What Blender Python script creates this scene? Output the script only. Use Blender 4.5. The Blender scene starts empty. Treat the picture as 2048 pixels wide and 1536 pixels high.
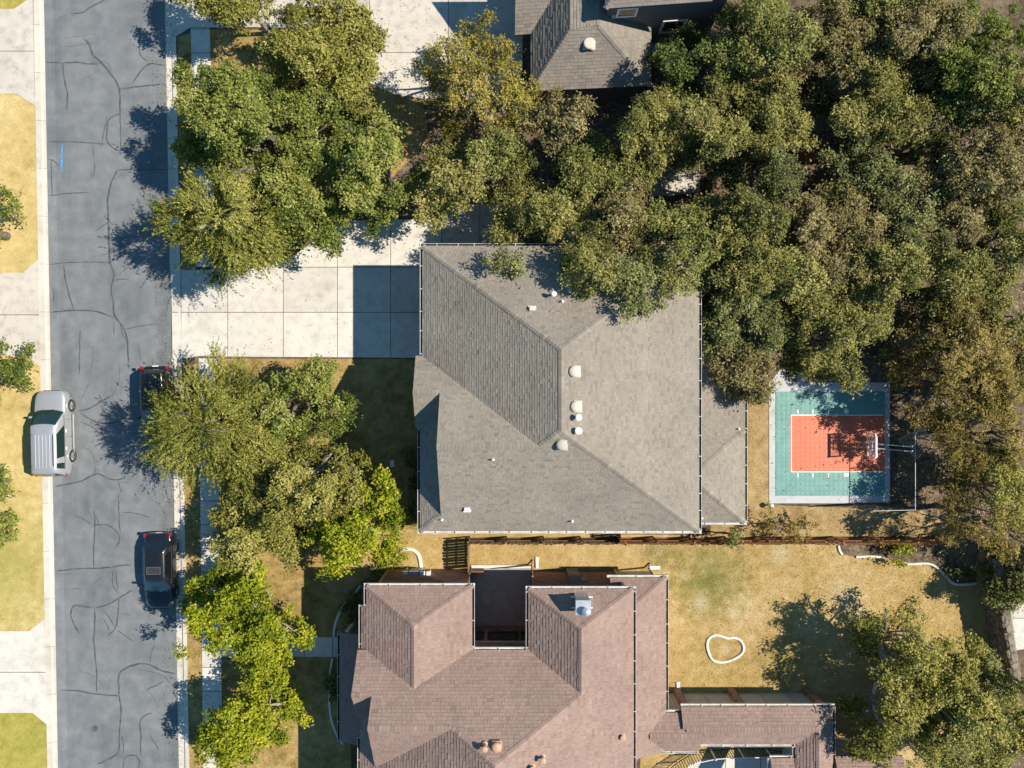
import bpy, bmesh, math, random
import numpy as np
from mathutils import Vector, Matrix

random.seed(7)
RNG = np.random.default_rng(11)
SC = bpy.context.scene
COL = SC.collection
S = 31.0      # photo pixels per metre on the ground
H = 47.0      # height of the drone

# ------------------------------------------------------------------ camera
cam_d = bpy.data.cameras.new('camera')
cam_d.sensor_width = 36.0
cam_d.lens = 36.0 * H / (2048.0 / S)
cam_d.clip_end = 3000.0
cam = bpy.data.objects.new('camera', cam_d)
cam.location = (0, 0, H)
cam.rotation_euler = (0, 0, 0)
COL.objects.link(cam)
SC.camera = cam

# ------------------------------------------------------------------ sky and sun
SUN_EL = math.radians(46.5)
SUN_AZ = math.radians(4.5)          # measured from +x towards +y
world = bpy.data.worlds.new('World')
SC.world = world
world.use_nodes = True
wn = world.node_tree
wn.nodes.clear()
wo = wn.nodes.new('ShaderNodeOutputWorld')
wb = wn.nodes.new('ShaderNodeBackground')
ws = wn.nodes.new('ShaderNodeTexSky')
ws.sky_type = 'NISHITA'
ws.sun_disc = False
ws.sun_elevation = SUN_EL
ws.sun_rotation = math.pi / 2 - SUN_AZ
ws.air_density = 1.1
ws.dust_density = 0.0
ws.ozone_density = 3.0
wb.inputs['Strength'].default_value = 0.085
wt = wn.nodes.new('ShaderNodeMix')              # white balance of the photograph: cool sky light
wt.data_type = 'RGBA'; wt.blend_type = 'MULTIPLY'
wt.inputs[0].default_value = 1.0
wt.inputs[7].default_value = (0.66, 1.0, 1.0, 1.0)
wn.links.new(ws.outputs[0], wt.inputs[6])
wn.links.new(wt.outputs[2], wb.inputs['Color'])
wn.links.new(wb.outputs[0], wo.inputs['Surface'])
sun_d = bpy.data.lights.new('sun', 'SUN')
sun_d.energy = 5.0
sun_d.angle = math.radians(0.5)
sun_d.color = (1.0, 0.90, 0.75)
sun = bpy.data.objects.new('sun', sun_d)
sdir = Vector((math.cos(SUN_EL) * math.cos(SUN_AZ), math.cos(SUN_EL) * math.sin(SUN_AZ), math.sin(SUN_EL)))
sun.rotation_euler = (-sdir).to_track_quat('-Z', 'Y').to_euler()
sun.location = sdir * 90
COL.objects.link(sun)
SC.view_settings.view_transform = 'Standard'
SC.view_settings.look = 'None'
SC.view_settings.gamma = 1.0
SC.view_settings.use_curve_mapping = False
SC.view_settings.exposure = 0.55


# ------------------------------------------------------------------ helpers
def W(px, py, h=0.0):
    """photo pixel seen at height h -> metres in the place"""
    f = (1 - h / H) / S
    return ((px - 1024) * f, (768 - py) * f, h)


def tag(o, label=None, cat=None, group=None, kind=None):
    if label: o['label'] = label
    if cat: o['category'] = cat
    if group: o['group'] = group
    if kind: o['kind'] = kind
    return o


def thing(name, loc, label, cat, group=None, rz=0.0):
    e = bpy.data.objects.new(name, None)
    e.empty_display_size = 0.3
    e.location = loc
    e.rotation_euler = (0, 0, rz)
    COL.objects.link(e)
    return tag(e, label, cat, group)


def link(name, me, mat=None, parent=None, loc=None, rz=None):
    o = bpy.data.objects.new(name, me)
    COL.objects.link(o)
    if mat is not None and len(me.materials) == 0:
        me.materials.append(mat)
    if parent is not None:
        o.parent = parent
    if loc is not None: o.location = loc
    if rz is not None: o.rotation_euler = (0, 0, rz)
    return o


class MB:
    """collects faces for ONE mesh"""
    def __init__(self):
        self.v = []; self.f = []; self.t = []; self.has_t = False

    def add(self, vs, fs, tint=0.5):
        b = len(self.v)
        self.v += [tuple(p) for p in vs]
        self.t += [tint] * len(vs)
        self.f += [tuple(i + b for i in f) for f in fs]

    def poly(self, pts, tint=0.5):
        self.add(pts, [tuple(range(len(pts)))], tint)

    def box(self, c, s, rz=0.0, tint=0.5, taper=1.0):
        hx, hy, hz = s[0] / 2, s[1] / 2, s[2] / 2
        co, si = math.cos(rz), math.sin(rz)
        vs = []
        for z, k in ((-hz, 1.0), (hz, taper)):
            for x, y in ((-hx, -hy), (hx, -hy), (hx, hy), (-hx, hy)):
                x *= k; y *= k
                vs.append((c[0] + x * co - y * si, c[1] + x * si + y * co, c[2] + z))
        self.add(vs, [(0, 3, 2, 1), (4, 5, 6, 7), (0, 1, 5, 4), (1, 2, 6, 5), (2, 3, 7, 6), (3, 0, 4, 7)], tint)

    def prism(self, pts, z0, z1, tint=0.5):
        """pts: plan outline; z0/z1 bottom and top"""
        a = sum(pts[i][0] * pts[(i + 1) % len(pts)][1] - pts[(i + 1) % len(pts)][0] * pts[i][1] for i in range(len(pts)))
        if a < 0: pts = pts[::-1]
        n = len(pts)
        vs = [(p[0], p[1], z0) for p in pts] + [(p[0], p[1], z1) for p in pts]
        fs = [tuple(range(n - 1, -1, -1)), tuple(range(n, 2 * n))]
        fs += [(i, (i + 1) % n, n + (i + 1) % n, n + i) for i in range(n)]
        self.add(vs, fs, tint)

    def tube(self, pts, rs, n=6, tint=0.5, cap=True):
        pts = [Vector(p) for p in pts]
        if not hasattr(rs, '__len__'): rs = [rs] * len(pts)
        vs = []; fs = []
        for i, p in enumerate(pts):
            d = (pts[min(i + 1, len(pts) - 1)] - pts[max(i - 1, 0)])
            if d.length < 1e-9: d = Vector((0, 0, 1))
            d.normalize()
            up = Vector((0, 0, 1)) if abs(d.z) < 0.9 else Vector((1, 0, 0))
            u = d.cross(up).normalized(); w = d.cross(u)
            for k in range(n):
                a = 2 * math.pi * k / n
                vs.append(p + (u * math.cos(a) + w * math.sin(a)) * rs[i])
        for i in range(len(pts) - 1):
            for k in range(n):
                fs.append((i * n + k, i * n + (k + 1) % n, (i + 1) * n + (k + 1) % n, (i + 1) * n + k))
        if cap:
            fs.append(tuple(range(n - 1, -1, -1)))
            fs.append(tuple(range((len(pts) - 1) * n, len(pts) * n)))
        self.add(vs, fs, tint)

    def lathe(self, prof, n=20, c=(0, 0, 0), tint=0.5):
        vs = []; fs = []
        for r, z in prof:
            for k in range(n):
                a = 2 * math.pi * k / n
                vs.append((c[0] + r * math.cos(a), c[1] + r * math.sin(a), c[2] + z))
        for i in range(len(prof) - 1):
            for k in range(n):
                fs.append((i * n + k, i * n + (k + 1) % n, (i + 1) * n + (k + 1) % n, (i + 1) * n + k))
        fs.append(tuple(range((len(prof) - 1) * n, len(prof) * n)))
        self.add(vs, fs, tint)

    def mesh(self, name, smooth=False):
        me = bpy.data.meshes.new(name)
        me.from_pydata(self.v, [], self.f)
        at = me.attributes.new('tint', 'FLOAT', 'POINT')
        at.data.foreach_set('value', np.array(self.t, dtype=np.float32))
        if smooth:
            me.polygons.foreach_set('use_smooth', [True] * len(me.polygons))
        me.update()
        return me

    def build(self, name, mat, parent=None, smooth=False, bevel=0, loc=None, subsurf=0):
        me = self.mesh(name, smooth)
        o = link(name, me, mat, parent, loc)
        if bevel:
            m = o.modifiers.new('bevel', 'BEVEL'); m.width = bevel; m.segments = 2; m.limit_method = 'ANGLE'
            m.angle_limit = math.radians(35)
        if subsurf:
            m = o.modifiers.new('sub', 'SUBSURF'); m.levels = subsurf; m.render_levels = subsurf
        return o


def np_quads(name, V, tint):
    """V: (N,4,3) quads, tint: (N,)"""
    n = len(V)
    me = bpy.data.meshes.new(name)
    me.vertices.add(n * 4)
    me.vertices.foreach_set('co', V.reshape(-1).astype(np.float32))
    me.loops.add(n * 4)
    me.loops.foreach_set('vertex_index', np.arange(n * 4, dtype=np.int32))
    me.polygons.add(n)
    me.polygons.foreach_set('loop_start', np.arange(0, n * 4, 4, dtype=np.int32))
    me.update(calc_edges=True)
    at = me.attributes.new('tint', 'FLOAT', 'POINT')
    at.data.foreach_set('value', np.repeat(tint, 4).astype(np.float32))
    return me


def clip_half(poly, nx, ny, d):
    """keep nx*x+ny*y<=d"""
    out = []
    for i in range(len(poly)):
        a = poly[i]; b = poly[(i + 1) % len(poly)]
        da = nx * a[0] + ny * a[1] - d; db = nx * b[0] + ny * b[1] - d
        if da <= 1e-9: out.append(a)
        if (da < -1e-9 and db > 1e-9) or (da > 1e-9 and db < -1e-9):
            t = da / (da - db)
            out.append((a[0] + (b[0] - a[0]) * t, a[1] + (b[1] - a[1]) * t))
    return out


def clip_rect(poly, x0, x1, y0, y1):
    for a in ((1, 0, x1), (-1, 0, -x0), (0, 1, y1), (0, -1, -y0)):
        poly = clip_half(poly, *a)
        if len(poly) < 3: return []
    return poly


def in_poly(P, poly):
    x = P[:, 0]; y = P[:, 1]
    ins = np.zeros(len(P), bool)
    j = len(poly) - 1
    for i in range(len(poly)):
        xi, yi = poly[i][:2]; xj, yj = poly[j][:2]
        c = ((yi > y) != (yj > y)) & (x < (xj - xi) * (y - yi) / (yj - yi + 1e-12) + xi)
        ins ^= c
        j = i
    return ins


# ------------------------------------------------------------------ materials
def new_mat(name):
    m = bpy.data.materials.new(name)
    m.use_nodes = True
    nt = m.node_tree
    b = nt.nodes['Principled BSDF']
    return m, nt, b


def N(nt, t, **kw):
    n = nt.nodes.new(t)
    for k, v in kw.items(): setattr(n, k, v)
    return n


def coords(nt, scale=(1, 1, 1), rot=0.0):
    # positions in the place, so neighbouring pieces do not repeat
    g = N(nt, 'ShaderNodeNewGeometry')
    mp = N(nt, 'ShaderNodeMapping')
    mp.inputs['Scale'].default_value = scale
    mp.inputs['Rotation'].default_value = (0, 0, rot)
    nt.links.new(g.outputs['Position'], mp.inputs['Vector'])
    return mp.outputs[0]


def noise(nt, vec, scale, detail=4.0, rough=0.55):
    n = N(nt, 'ShaderNodeTexNoise')
    n.inputs['Scale'].default_value = scale
    n.inputs['Detail'].default_value = detail
    n.inputs['Roughness'].default_value = rough
    nt.links.new(vec, n.inputs['Vector'])
    return n.outputs['Fac']


def ramp(nt, fac, stops):
    r = N(nt, 'ShaderNodeValToRGB')
    el = r.color_ramp.elements
    while len(el) < len(stops): el.new(0.5)
    for e, (p, c) in zip(el, stops):
        e.position = p
        e.color = (c[0], c[1], c[2], 1)
    nt.links.new(fac, r.inputs['Fac'])
    return r.outputs['Color']


def mixc(nt, a, b, fac, mode='MIX'):
    m = N(nt, 'ShaderNodeMix', data_type='RGBA', blend_type=mode)
    for sock, v in ((m.inputs[6], a), (m.inputs[7], b)):
        if isinstance(v, (tuple, list)): sock.default_value = (v[0], v[1], v[2], 1)
        else: nt.links.new(v, sock)
    if isinstance(fac, (int, float)): m.inputs[0].default_value = fac
    else: nt.links.new(fac, m.inputs[0])
    return m.outputs[2]


def mrange(nt, v, a, b, c, d):
    m = N(nt, 'ShaderNodeMapRange')
    m.inputs['From Min'].default_value = a; m.inputs['From Max'].default_value = b
    m.inputs['To Min'].default_value = c; m.inputs['To Max'].default_value = d
    nt.links.new(v, m.inputs['Value'])
    return m.outputs[0]


def bump(nt, bsdf, fac, strength=0.3, dist=0.02):
    bp = N(nt, 'ShaderNodeBump')
    bp.inputs['Strength'].default_value = strength
    bp.inputs['Distance'].default_value = dist
    nt.links.new(fac, bp.inputs['Height'])
    nt.links.new(bp.outputs[0], bsdf.inputs['Normal'])


def attr(nt, name='tint'):
    a = N(nt, 'ShaderNodeAttribute')
    a.attribute_name = name
    return a.outputs['Fac']


def plain(name, col, rough=0.6, metal=0.0, var=0.12, scale=3.0, coat=0.0, bmp=0.0):
    m, nt, b = new_mat(name)
    v = coords(nt)
    f = noise(nt, v, scale, 5)
    lo = tuple(c * (1 - var) for c in col); hi = tuple(min(1, c * (1 + var)) for c in col)
    nt.links.new(ramp(nt, f, [(0.3, lo), (0.7, hi)]), b.inputs['Base Color'])
    b.inputs['Roughness'].default_value = rough
    b.inputs['Metallic'].default_value = metal
    if coat:
        b.inputs['Coat Weight'].default_value = coat
        b.inputs['Coat Roughness'].default_value = 0.05
    if bmp:
        bump(nt, b, noise(nt, v, scale * 8, 3), bmp, 0.01)
    return m


def concrete(name, base, stain=0.25, warm=(1.0, 0.96, 0.88)):
    m, nt, b = new_mat(name)
    v = coords(nt)
    big = noise(nt, v, 0.35, 5, 0.6)
    mid = noise(nt, v, 1.7, 6, 0.65)
    fine = noise(nt, v, 22, 4, 0.7)
    vs = coords(nt, (6.0, 0.35, 1))
    streak = noise(nt, vs, 1.0, 4, 0.6)
    c0 = tuple(base * w for w in warm)
    col = ramp(nt, mid, [(0.25, tuple(c * (1 - stain) for c in c0)), (0.5, c0), (0.8, tuple(c * 1.12 for c in c0))])
    col = mixc(nt, col, (base * 0.62, base * 0.55, base * 0.46), mrange(nt, big, 0.52, 0.78, 0.0, 0.55))
    col = mixc(nt, col, (0.5, 0.5, 0.5), mrange(nt, streak, 0.3, 0.7, 0.0, 0.25), 'OVERLAY')
    tn = attr(nt)
    mul = N(nt, 'ShaderNodeMath', operation='MULTIPLY_ADD')
    nt.links.new(tn, mul.inputs[0]); mul.inputs[1].default_value = 0.3; mul.inputs[2].default_value = 0.85
    fm = N(nt, 'ShaderNodeMath', operation='MULTIPLY')
    nt.links.new(mul.outputs[0], fm.inputs[0]); nt.links.new(mrange(nt, fine, 0.2, 0.8, 0.88, 1.1), fm.inputs[1])
    hsv = N(nt, 'ShaderNodeHueSaturation')
    nt.links.new(fm.outputs[0], hsv.inputs['Value']); nt.links.new(col, hsv.inputs['Color'])
    nt.links.new(hsv.outputs[0], b.inputs['Base Color'])
    b.inputs['Roughness'].default_value = 0.85
    bump(nt, b, fine, 0.2, 0.01)
    return m


def asphalt(name='asphalt', gain=1.0):
    m, nt, b = new_mat(name)
    v = coords(nt)
    big = noise(nt, v, 0.28, 4, 0.6)
    mid = noise(nt, v, 1.1, 6, 0.6)
    fine = noise(nt, v, 28, 3, 0.7)
    vs = coords(nt, (2.6, 0.06, 1), math.radians(-1.0))
    lane = noise(nt, vs, 1.0, 5, 0.6)
    col = ramp(nt, mid, [(0.28, (0.122, 0.138, 0.156)), (0.5, (0.165, 0.180, 0.196)), (0.72, (0.215, 0.226, 0.238))])
    col = mixc(nt, col, (0.088, 0.102, 0.118), mrange(nt, big, 0.48, 0.70, 0.0, 0.7))
    col = mixc(nt, col, (0.185, 0.192, 0.198), mrange(nt, lane, 0.42, 0.68, 0.0, 0.45))
    hsv = N(nt, 'ShaderNodeHueSaturation')
    nt.links.new(mrange(nt, fine, 0.2, 0.8, 0.78 * gain, 1.22 * gain), hsv.inputs['Value'])
    nt.links.new(col, hsv.inputs['Color'])
    nt.links.new(hsv.outputs[0], b.inputs['Base Color'])
    b.inputs['Roughness'].default_value = 0.9
    b.inputs['Specular IOR Level'].default_value = 0.2
    bump(nt, b, fine, 0.35, 0.012)
    return m


def ground_mat(name, cols, spots=(), big_scale=0.25, mid_scale=1.6, spot_col=(0.13, 0.15, 0.03)):
    m, nt, b = new_mat(name)
    v = coords(nt)
    big = noise(nt, v, big_scale, 5, 0.6)
    mid = noise(nt, v, mid_scale, 6, 0.65)
    fine = noise(nt, v, 16, 4, 0.75)
    s = N(nt, 'ShaderNodeMath', operation='MULTIPLY_ADD')
    nt.links.new(mid, s.inputs[0]); s.inputs[1].default_value = 0.55
    s2 = N(nt, 'ShaderNodeMath', operation='MULTIPLY')
    nt.links.new(big, s2.inputs[0]); s2.inputs[1].default_value = 0.45
    nt.links.new(s2.outputs[0], s.inputs[2])
    k = len(cols)
    col = ramp(nt, s.outputs[0], [(0.34 + 0.32 * i / (k - 1), c) for i, c in enumerate(cols)])
    for sp_ in spots:
        x, y, r, wgt = sp_[:4]; scol = sp_[4] if len(sp_) > 4 else spot_col
        g = N(nt, 'ShaderNodeNewGeometry')
        dn = N(nt, 'ShaderNodeVectorMath', operation='DISTANCE')
        nt.links.new(g.outputs['Position'], dn.inputs[0]); dn.inputs[1].default_value = (x, y, 0.1)
        ad = N(nt, 'ShaderNodeMath', operation='MULTIPLY_ADD')
        nt.links.new(mid, ad.inputs[0]); ad.inputs[1].default_value = r * 1.2
        nt.links.new(dn.outputs['Value'], ad.inputs[2])
        col = mixc(nt, col, scol, mrange(nt, ad.outputs[0], r * 0.6, r * 1.6, wgt, 0.0))
    tn = attr(nt)
    mul = N(nt, 'ShaderNodeMath', operation='MULTIPLY_ADD')
    nt.links.new(tn, mul.inputs[0]); mul.inputs[1].default_value = 0.9; mul.inputs[2].default_value = 0.55
    fm = N(nt, 'ShaderNodeMath', operation='MULTIPLY')
    nt.links.new(mul.outputs[0], fm.inputs[0]); nt.links.new(mrange(nt, fine, 0.25, 0.75, 0.78, 1.2), fm.inputs[1])
    hsv = N(nt, 'ShaderNodeHueSaturation')
    nt.links.new(fm.outputs[0], hsv.inputs['Value']); nt.links.new(col, hsv.inputs['Color'])
    nt.links.new(hsv.outputs[0], b.inputs['Base Color'])
    b.inputs['Roughness'].default_value = 0.95
    b.inputs['Specular IOR Level'].default_value = 0.1
    bump(nt, b, fine, 0.6, 0.03)
    return m


def leaf_mat(name, cols, trans=0.36):
    m, nt, b = new_mat(name)
    col = ramp(nt, attr(nt), [(0.08 + 0.84 * i / (len(cols) - 1), c) for i, c in enumerate(cols)])
    nt.links.new(col, b.inputs['Base Color'])
    b.inputs['Roughness'].default_value = 0.6
    b.inputs['Specular IOR Level'].default_value = 0.18
    tr = N(nt, 'ShaderNodeBsdfTranslucent')
    nt.links.new(mixc(nt, col, (0.9, 1.0, 0.35), 0.25, 'MULTIPLY'), tr.inputs['Color'])
    mx = N(nt, 'ShaderNodeMixShader')
    mx.inputs[0].default_value = trans
    nt.links.new(b.outputs[0], mx.inputs[1]); nt.links.new(tr.outputs[0], mx.inputs[2])
    out = nt.nodes['Material Output']
    nt.links.new(mx.outputs[0], out.inputs['Surface'])
    return m


def shingle_mat(name, cols):
    m, nt, b = new_mat(name)
    v = coords(nt)
    fine = noise(nt, v, 60, 2, 0.8)
    big = noise(nt, v, 0.5, 4, 0.6)
    col = ramp(nt, attr(nt), [(i / (len(cols) - 1), c) for i, c in enumerate(cols)])
    hsv = N(nt, 'ShaderNodeHueSaturation')
    f = N(nt, 'ShaderNodeMath', operation='MULTIPLY')
    nt.links.new(mrange(nt, fine, 0.2, 0.8, 0.8, 1.2), f.inputs[0])
    nt.links.new(mrange(nt, big, 0.3, 0.7, 0.9, 1.1), f.inputs[1])
    nt.links.new(f.outputs[0], hsv.inputs['Value']); nt.links.new(col, hsv.inputs['Color'])
    nt.links.new(hsv.outputs[0], b.inputs['Base Color'])
    b.inputs['Roughness'].default_value = 0.9
    b.inputs['Specular IOR Level'].default_value = 0.25
    return m


def brick_mat(name, c1, c2, mortar):
    m, nt, b = new_mat(name)
    g = N(nt, 'ShaderNodeNewGeometry')
    sp = N(nt, 'ShaderNodeSeparateXYZ')
    nt.links.new(g.outputs['Position'], sp.inputs[0])
    ad = N(nt, 'ShaderNodeMath', operation='ADD')
    nt.links.new(sp.outputs[0], ad.inputs[0]); nt.links.new(sp.outputs[1], ad.inputs[1])
    cb = N(nt, 'ShaderNodeCombineXYZ')
    nt.links.new(ad.outputs[0], cb.inputs[0]); nt.links.new(sp.outputs[2], cb.inputs[1])
    bt = N(nt, 'ShaderNodeTexBrick')
    bt.inputs['Scale'].default_value = 1.0
    bt.inputs['Brick Width'].default_value = 0.25
    bt.inputs['Row Height'].default_value = 0.085
    bt.inputs['Mortar Size'].default_value = 0.012
    bt.inputs['Color1'].default_value = (*c1, 1); bt.inputs['Color2'].default_value = (*c2, 1)
    bt.inputs['Mortar'].default_value = (*mortar, 1)
    nt.links.new(cb.outputs[0], bt.inputs['Vector'])
    f = noise(nt, coords(nt, (1.6, 1.6, 5.0)), 1.6, 5, 0.7)
    col = mixc(nt, bt.outputs['Color'], tuple(c * 0.35 for c in c2), mrange(nt, f, 0.42, 0.62, 0, 0.85))
    col = mixc(nt, col, tuple(min(1, c * 1.5) for c in mortar), mrange(nt, f, 0.40, 0.26, 0, 0.6))
    nt.links.new(col, b.inputs['Base Color'])
    b.inputs['Roughness'].default_value = 0.9
    bump(nt, b, bt.outputs['Fac'], -0.4, 0.02)
    return m


def glass_mat(name, col=(0.012, 0.02, 0.022), rough=0.04):
    m, nt, b = new_mat(name)
    b.inputs['Base Color'].default_value = (*col, 1)
    b.inputs['Roughness'].default_value = rough
    b.inputs['Specular IOR Level'].default_value = 0.9
    return m


def wood_mat(name, cols):
    m, nt, b = new_mat(name)
    v = coords(nt, (18, 18, 0.8))
    f = noise(nt, v, 1.0, 5, 0.65)
    s = N(nt, 'ShaderNodeMath', operation='MULTIPLY_ADD')
    oi = N(nt, 'ShaderNodeObjectInfo')
    nt.links.new(oi.outputs['Random'], s.inputs[0]); s.inputs[1].default_value = 0.5
    s2 = N(nt, 'ShaderNodeMath', operation='MULTIPLY')
    nt.links.new(f, s2.inputs[0]); s2.inputs[1].default_value = 0.5
    nt.links.new(s2.outputs[0], s.inputs[2])
    nt.links.new(ramp(nt, s.outputs[0], [(0.15 + 0.7 * i / (len(cols) - 1), c) for i, c in enumerate(cols)]), b.inputs['Base Color'])
    b.inputs['Roughness'].default_value = 0.85
    return m


M = {}
M['asphalt'] = asphalt()
M['asphalt_pale'] = asphalt('asphalt_pale', 1.14)
M['tar'] = plain('tar', (0.068, 0.077, 0.088), 0.8, var=0.4, scale=2.5)
M['concrete'] = concrete('concrete', 0.56)
M['concrete_old'] = concrete('concrete_old', 0.50, 0.35, (1.0, 0.93, 0.83))
M['kerb'] = concrete('kerb', 0.55, 0.2, (1.0, 0.93, 0.82))
M['slab'] = concrete('slab', 0.47, 0.18, (0.96, 1.0, 1.06))
M['joint'] = plain('joint', (0.06, 0.045, 0.035), 0.95)
M['edging'] = concrete('edging', 0.66, 0.25, (1.0, 0.98, 0.93))
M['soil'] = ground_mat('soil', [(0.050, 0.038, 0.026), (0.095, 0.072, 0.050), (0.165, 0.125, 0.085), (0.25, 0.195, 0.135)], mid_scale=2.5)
M['lawn_gold'] = ground_mat('lawn_gold', [(0.36, 0.275, 0.10), (0.47, 0.365, 0.155), (0.54, 0.43, 0.20), (0.59, 0.49, 0.26)], [(W(0, 1130)[0], W(0, 1130)[1], 5.5, 0.85)], spot_col=(0.30, 0.285, 0.075))
M['lawn_green'] = ground_mat('lawn_green', [(0.20, 0.205, 0.04), (0.29, 0.275, 0.06), (0.37, 0.32, 0.085), (0.46, 0.36, 0.12)])
gx, gy, _ = W(1420, 1160)
M['lawn_yard'] = ground_mat('lawn_yard', [(0.27, 0.195, 0.070), (0.37, 0.265, 0.105), (0.44, 0.325, 0.150), (0.50, 0.405, 0.24)],
                            [(gx, gy, 3.2, 0.85), *[(W(px, py)[0], W(px, py)[1], r, w_, (0.50, 0.44, 0.30)) for px, py, r, w_ in ((1400, 1205, 0.8, 0.7), (1470, 1225, 0.6, 0.6), (1560, 1105, 1.0, 0.7), (1370, 1150, 0.5, 0.5), (1690, 1190, 1.6, 0.5), (1620, 1250, 1.2, 0.4), (1450, 1297, 0.5, 0.6))], (W(1330, 1110)[0], W(1330, 1110)[1], 1.4, 0.5), (W(1300, 1095)[0], W(1300, 1095)[1], 1.0, 0.4), (W(1560, 1330)[0], W(1560, 1330)[1], 2.2, 0.4)])
M['lawn_front'] = ground_mat('lawn_front', [(0.14, 0.105, 0.035), (0.25, 0.18, 0.065), (0.37, 0.265, 0.11), (0.46, 0.33, 0.165)])
M['lawn_dry'] = ground_mat('lawn_dry', [(0.20, 0.13, 0.06), (0.30, 0.21, 0.10), (0.38, 0.28, 0.14), (0.45, 0.34, 0.19)])
M['mulch'] = ground_mat('mulch', [(0.05, 0.035, 0.024), (0.09, 0.066, 0.045), (0.19, 0.15, 0.11), (0.27, 0.22, 0.16)], mid_scale=4)
M['far'] = ground_mat('far_ground', [(0.09, 0.09, 0.04), (0.16, 0.14, 0.06), (0.22, 0.18, 0.08)], big_scale=0.02, mid_scale=0.1)
M['shingle_grey'] = shingle_mat('shingle_grey', [(0.125, 0.110, 0.092), (0.215, 0.192, 0.162), (0.262, 0.235, 0.200), (0.32, 0.288, 0.245)])
M['shingle_brown'] = shingle_mat('shingle_brown', [(0.175, 0.118, 0.098), (0.245, 0.172, 0.148), (0.285, 0.205, 0.178), (0.34, 0.255, 0.225)])
M['shingle_north'] = shingle_mat('shingle_north', [(0.13, 0.115, 0.10), (0.19, 0.17, 0.15), (0.23, 0.205, 0.18), (0.28, 0.25, 0.22)])
M['deck_grey'] = plain('deck_grey', (0.13, 0.115, 0.10), 0.9)
M['deck_brown'] = plain('deck_brown', (0.15, 0.10, 0.085), 0.9)
M['deck_north'] = plain('deck_north', (0.12, 0.105, 0.095), 0.9)
M['gutter'] = plain('gutter_white', (0.54, 0.53, 0.52), 0.5, var=0.22)
M['debris'] = plain('gutter_dark', (0.035, 0.028, 0.025), 0.95, var=0.4, scale=8)  # dark tone for the strip inside the gutters
M['algae'] = plain('gutter_algae', (0.05, 0.13, 0.05), 0.9, var=0.4, scale=6)
M['siding'] = plain('siding', (0.38, 0.33, 0.27), 0.85, var=0.1)
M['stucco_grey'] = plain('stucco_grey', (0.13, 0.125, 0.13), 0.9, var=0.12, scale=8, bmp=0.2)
M['stucco_cream'] = plain('stucco_cream', (0.42, 0.39, 0.35), 0.9, var=0.1)
M['brick'] = brick_mat('brick', (0.34, 0.15, 0.10), (0.22, 0.105, 0.075), (0.45, 0.36, 0.30))
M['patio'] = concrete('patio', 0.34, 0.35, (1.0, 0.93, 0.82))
M['white'] = plain('white_paint', (0.78, 0.77, 0.75), 0.5, var=0.05)
M['vent_beige'] = plain('vent_beige', (0.58, 0.51, 0.44), 0.45, var=0.06)
M['vent_tan'] = plain('vent_tan', (0.48, 0.30, 0.19), 0.5, var=0.08)
M['galv'] = plain('galvanised_metal', (0.62, 0.66, 0.70), 0.35, metal=0.6, var=0.12, scale=5)
M['window'] = glass_mat('window_glass')
M['cedar'] = wood_mat('cedar', [(0.13, 0.055, 0.022), (0.26, 0.115, 0.045), (0.34, 0.165, 0.075)])
M['cedar_old'] = wood_mat('cedar_old', [(0.10, 0.062, 0.035), (0.19, 0.12, 0.07), (0.27, 0.18, 0.11)])
M['iron'] = plain('dark_iron', (0.03, 0.022, 0.02), 0.5, metal=0.3)
M['stone'] = plain('wall_stone', (0.21, 0.175, 0.14), 0.95, var=0.45, scale=3.5, bmp=0.6)
M['mortar'] = plain('wall_mortar', (0.10, 0.085, 0.07), 0.95, var=0.3)
M['bark'] = plain('bark', (0.135, 0.112, 0.09), 0.95, var=0.45, scale=7, bmp=0.6)
M['bark_pale'] = plain('bark_pale', (0.27, 0.24, 0.21), 0.95, var=0.4, scale=7, bmp=0.5)
M['court_teal'] = plain('court_teal', (0.105, 0.27, 0.25), 0.5, var=0.14, scale=1.5)
M['court_red'] = plain('court_red', (0.56, 0.125, 0.055), 0.5, var=0.1, scale=1.5)
M['paint_white'] = plain('court_line', (0.78, 0.78, 0.76), 0.6, var=0.06)
M['paint_blue'] = plain('spray_blue', (0.05, 0.30, 0.62), 0.7, var=0.35, scale=9)
M['steel'] = plain('steel_tube', (0.55, 0.56, 0.58), 0.3, metal=0.8, var=0.1)
M['rail_grey'] = plain('rail_grey', (0.30, 0.31, 0.32), 0.5, metal=0.3)
M['black_steel'] = plain('black_steel', (0.02, 0.02, 0.022), 0.4, var=0.1)
M['net_dark'] = plain('net_dark', (0.03, 0.03, 0.03), 0.9)
M['net_white'] = plain('net_pale', (0.55, 0.57, 0.58), 0.8)
m, nt, b = new_mat('acrylic')
b.inputs['Base Color'].default_value = (0.8, 0.85, 0.88, 1); b.inputs['Roughness'].default_value = 0.05
tr = N(nt, 'ShaderNodeBsdfTransparent'); mx = N(nt, 'ShaderNodeMixShader'); mx.inputs[0].default_value = 0.82
nt.links.new(b.outputs[0], mx.inputs[1]); nt.links.new(tr.outputs[0], mx.inputs[2]); nt.links.new(mx.outputs[0], nt.nodes['Material Output'].inputs['Surface'])
M['acrylic'] = m
M['box_green'] = plain('box_green', (0.03, 0.06, 0.05), 0.5)
M['orange'] = plain('rim_orange', (0.55, 0.16, 0.05), 0.5)


# ------------------------------------------------------------------ the ground
def road_x(px_top, py):
    return px_top + 28.0 * py / 1536.0


def sheet(name, pts_px, z, mat, kind='structure', label=None, tint=0.5):
    mb = MB()
    mb.poly([(W(*p)[0], W(*p)[1], z) for p in pts_px][::-1], tint)
    o = mb.build(name, mat)
    tag(o, label, None, None, kind)
    return o


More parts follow.
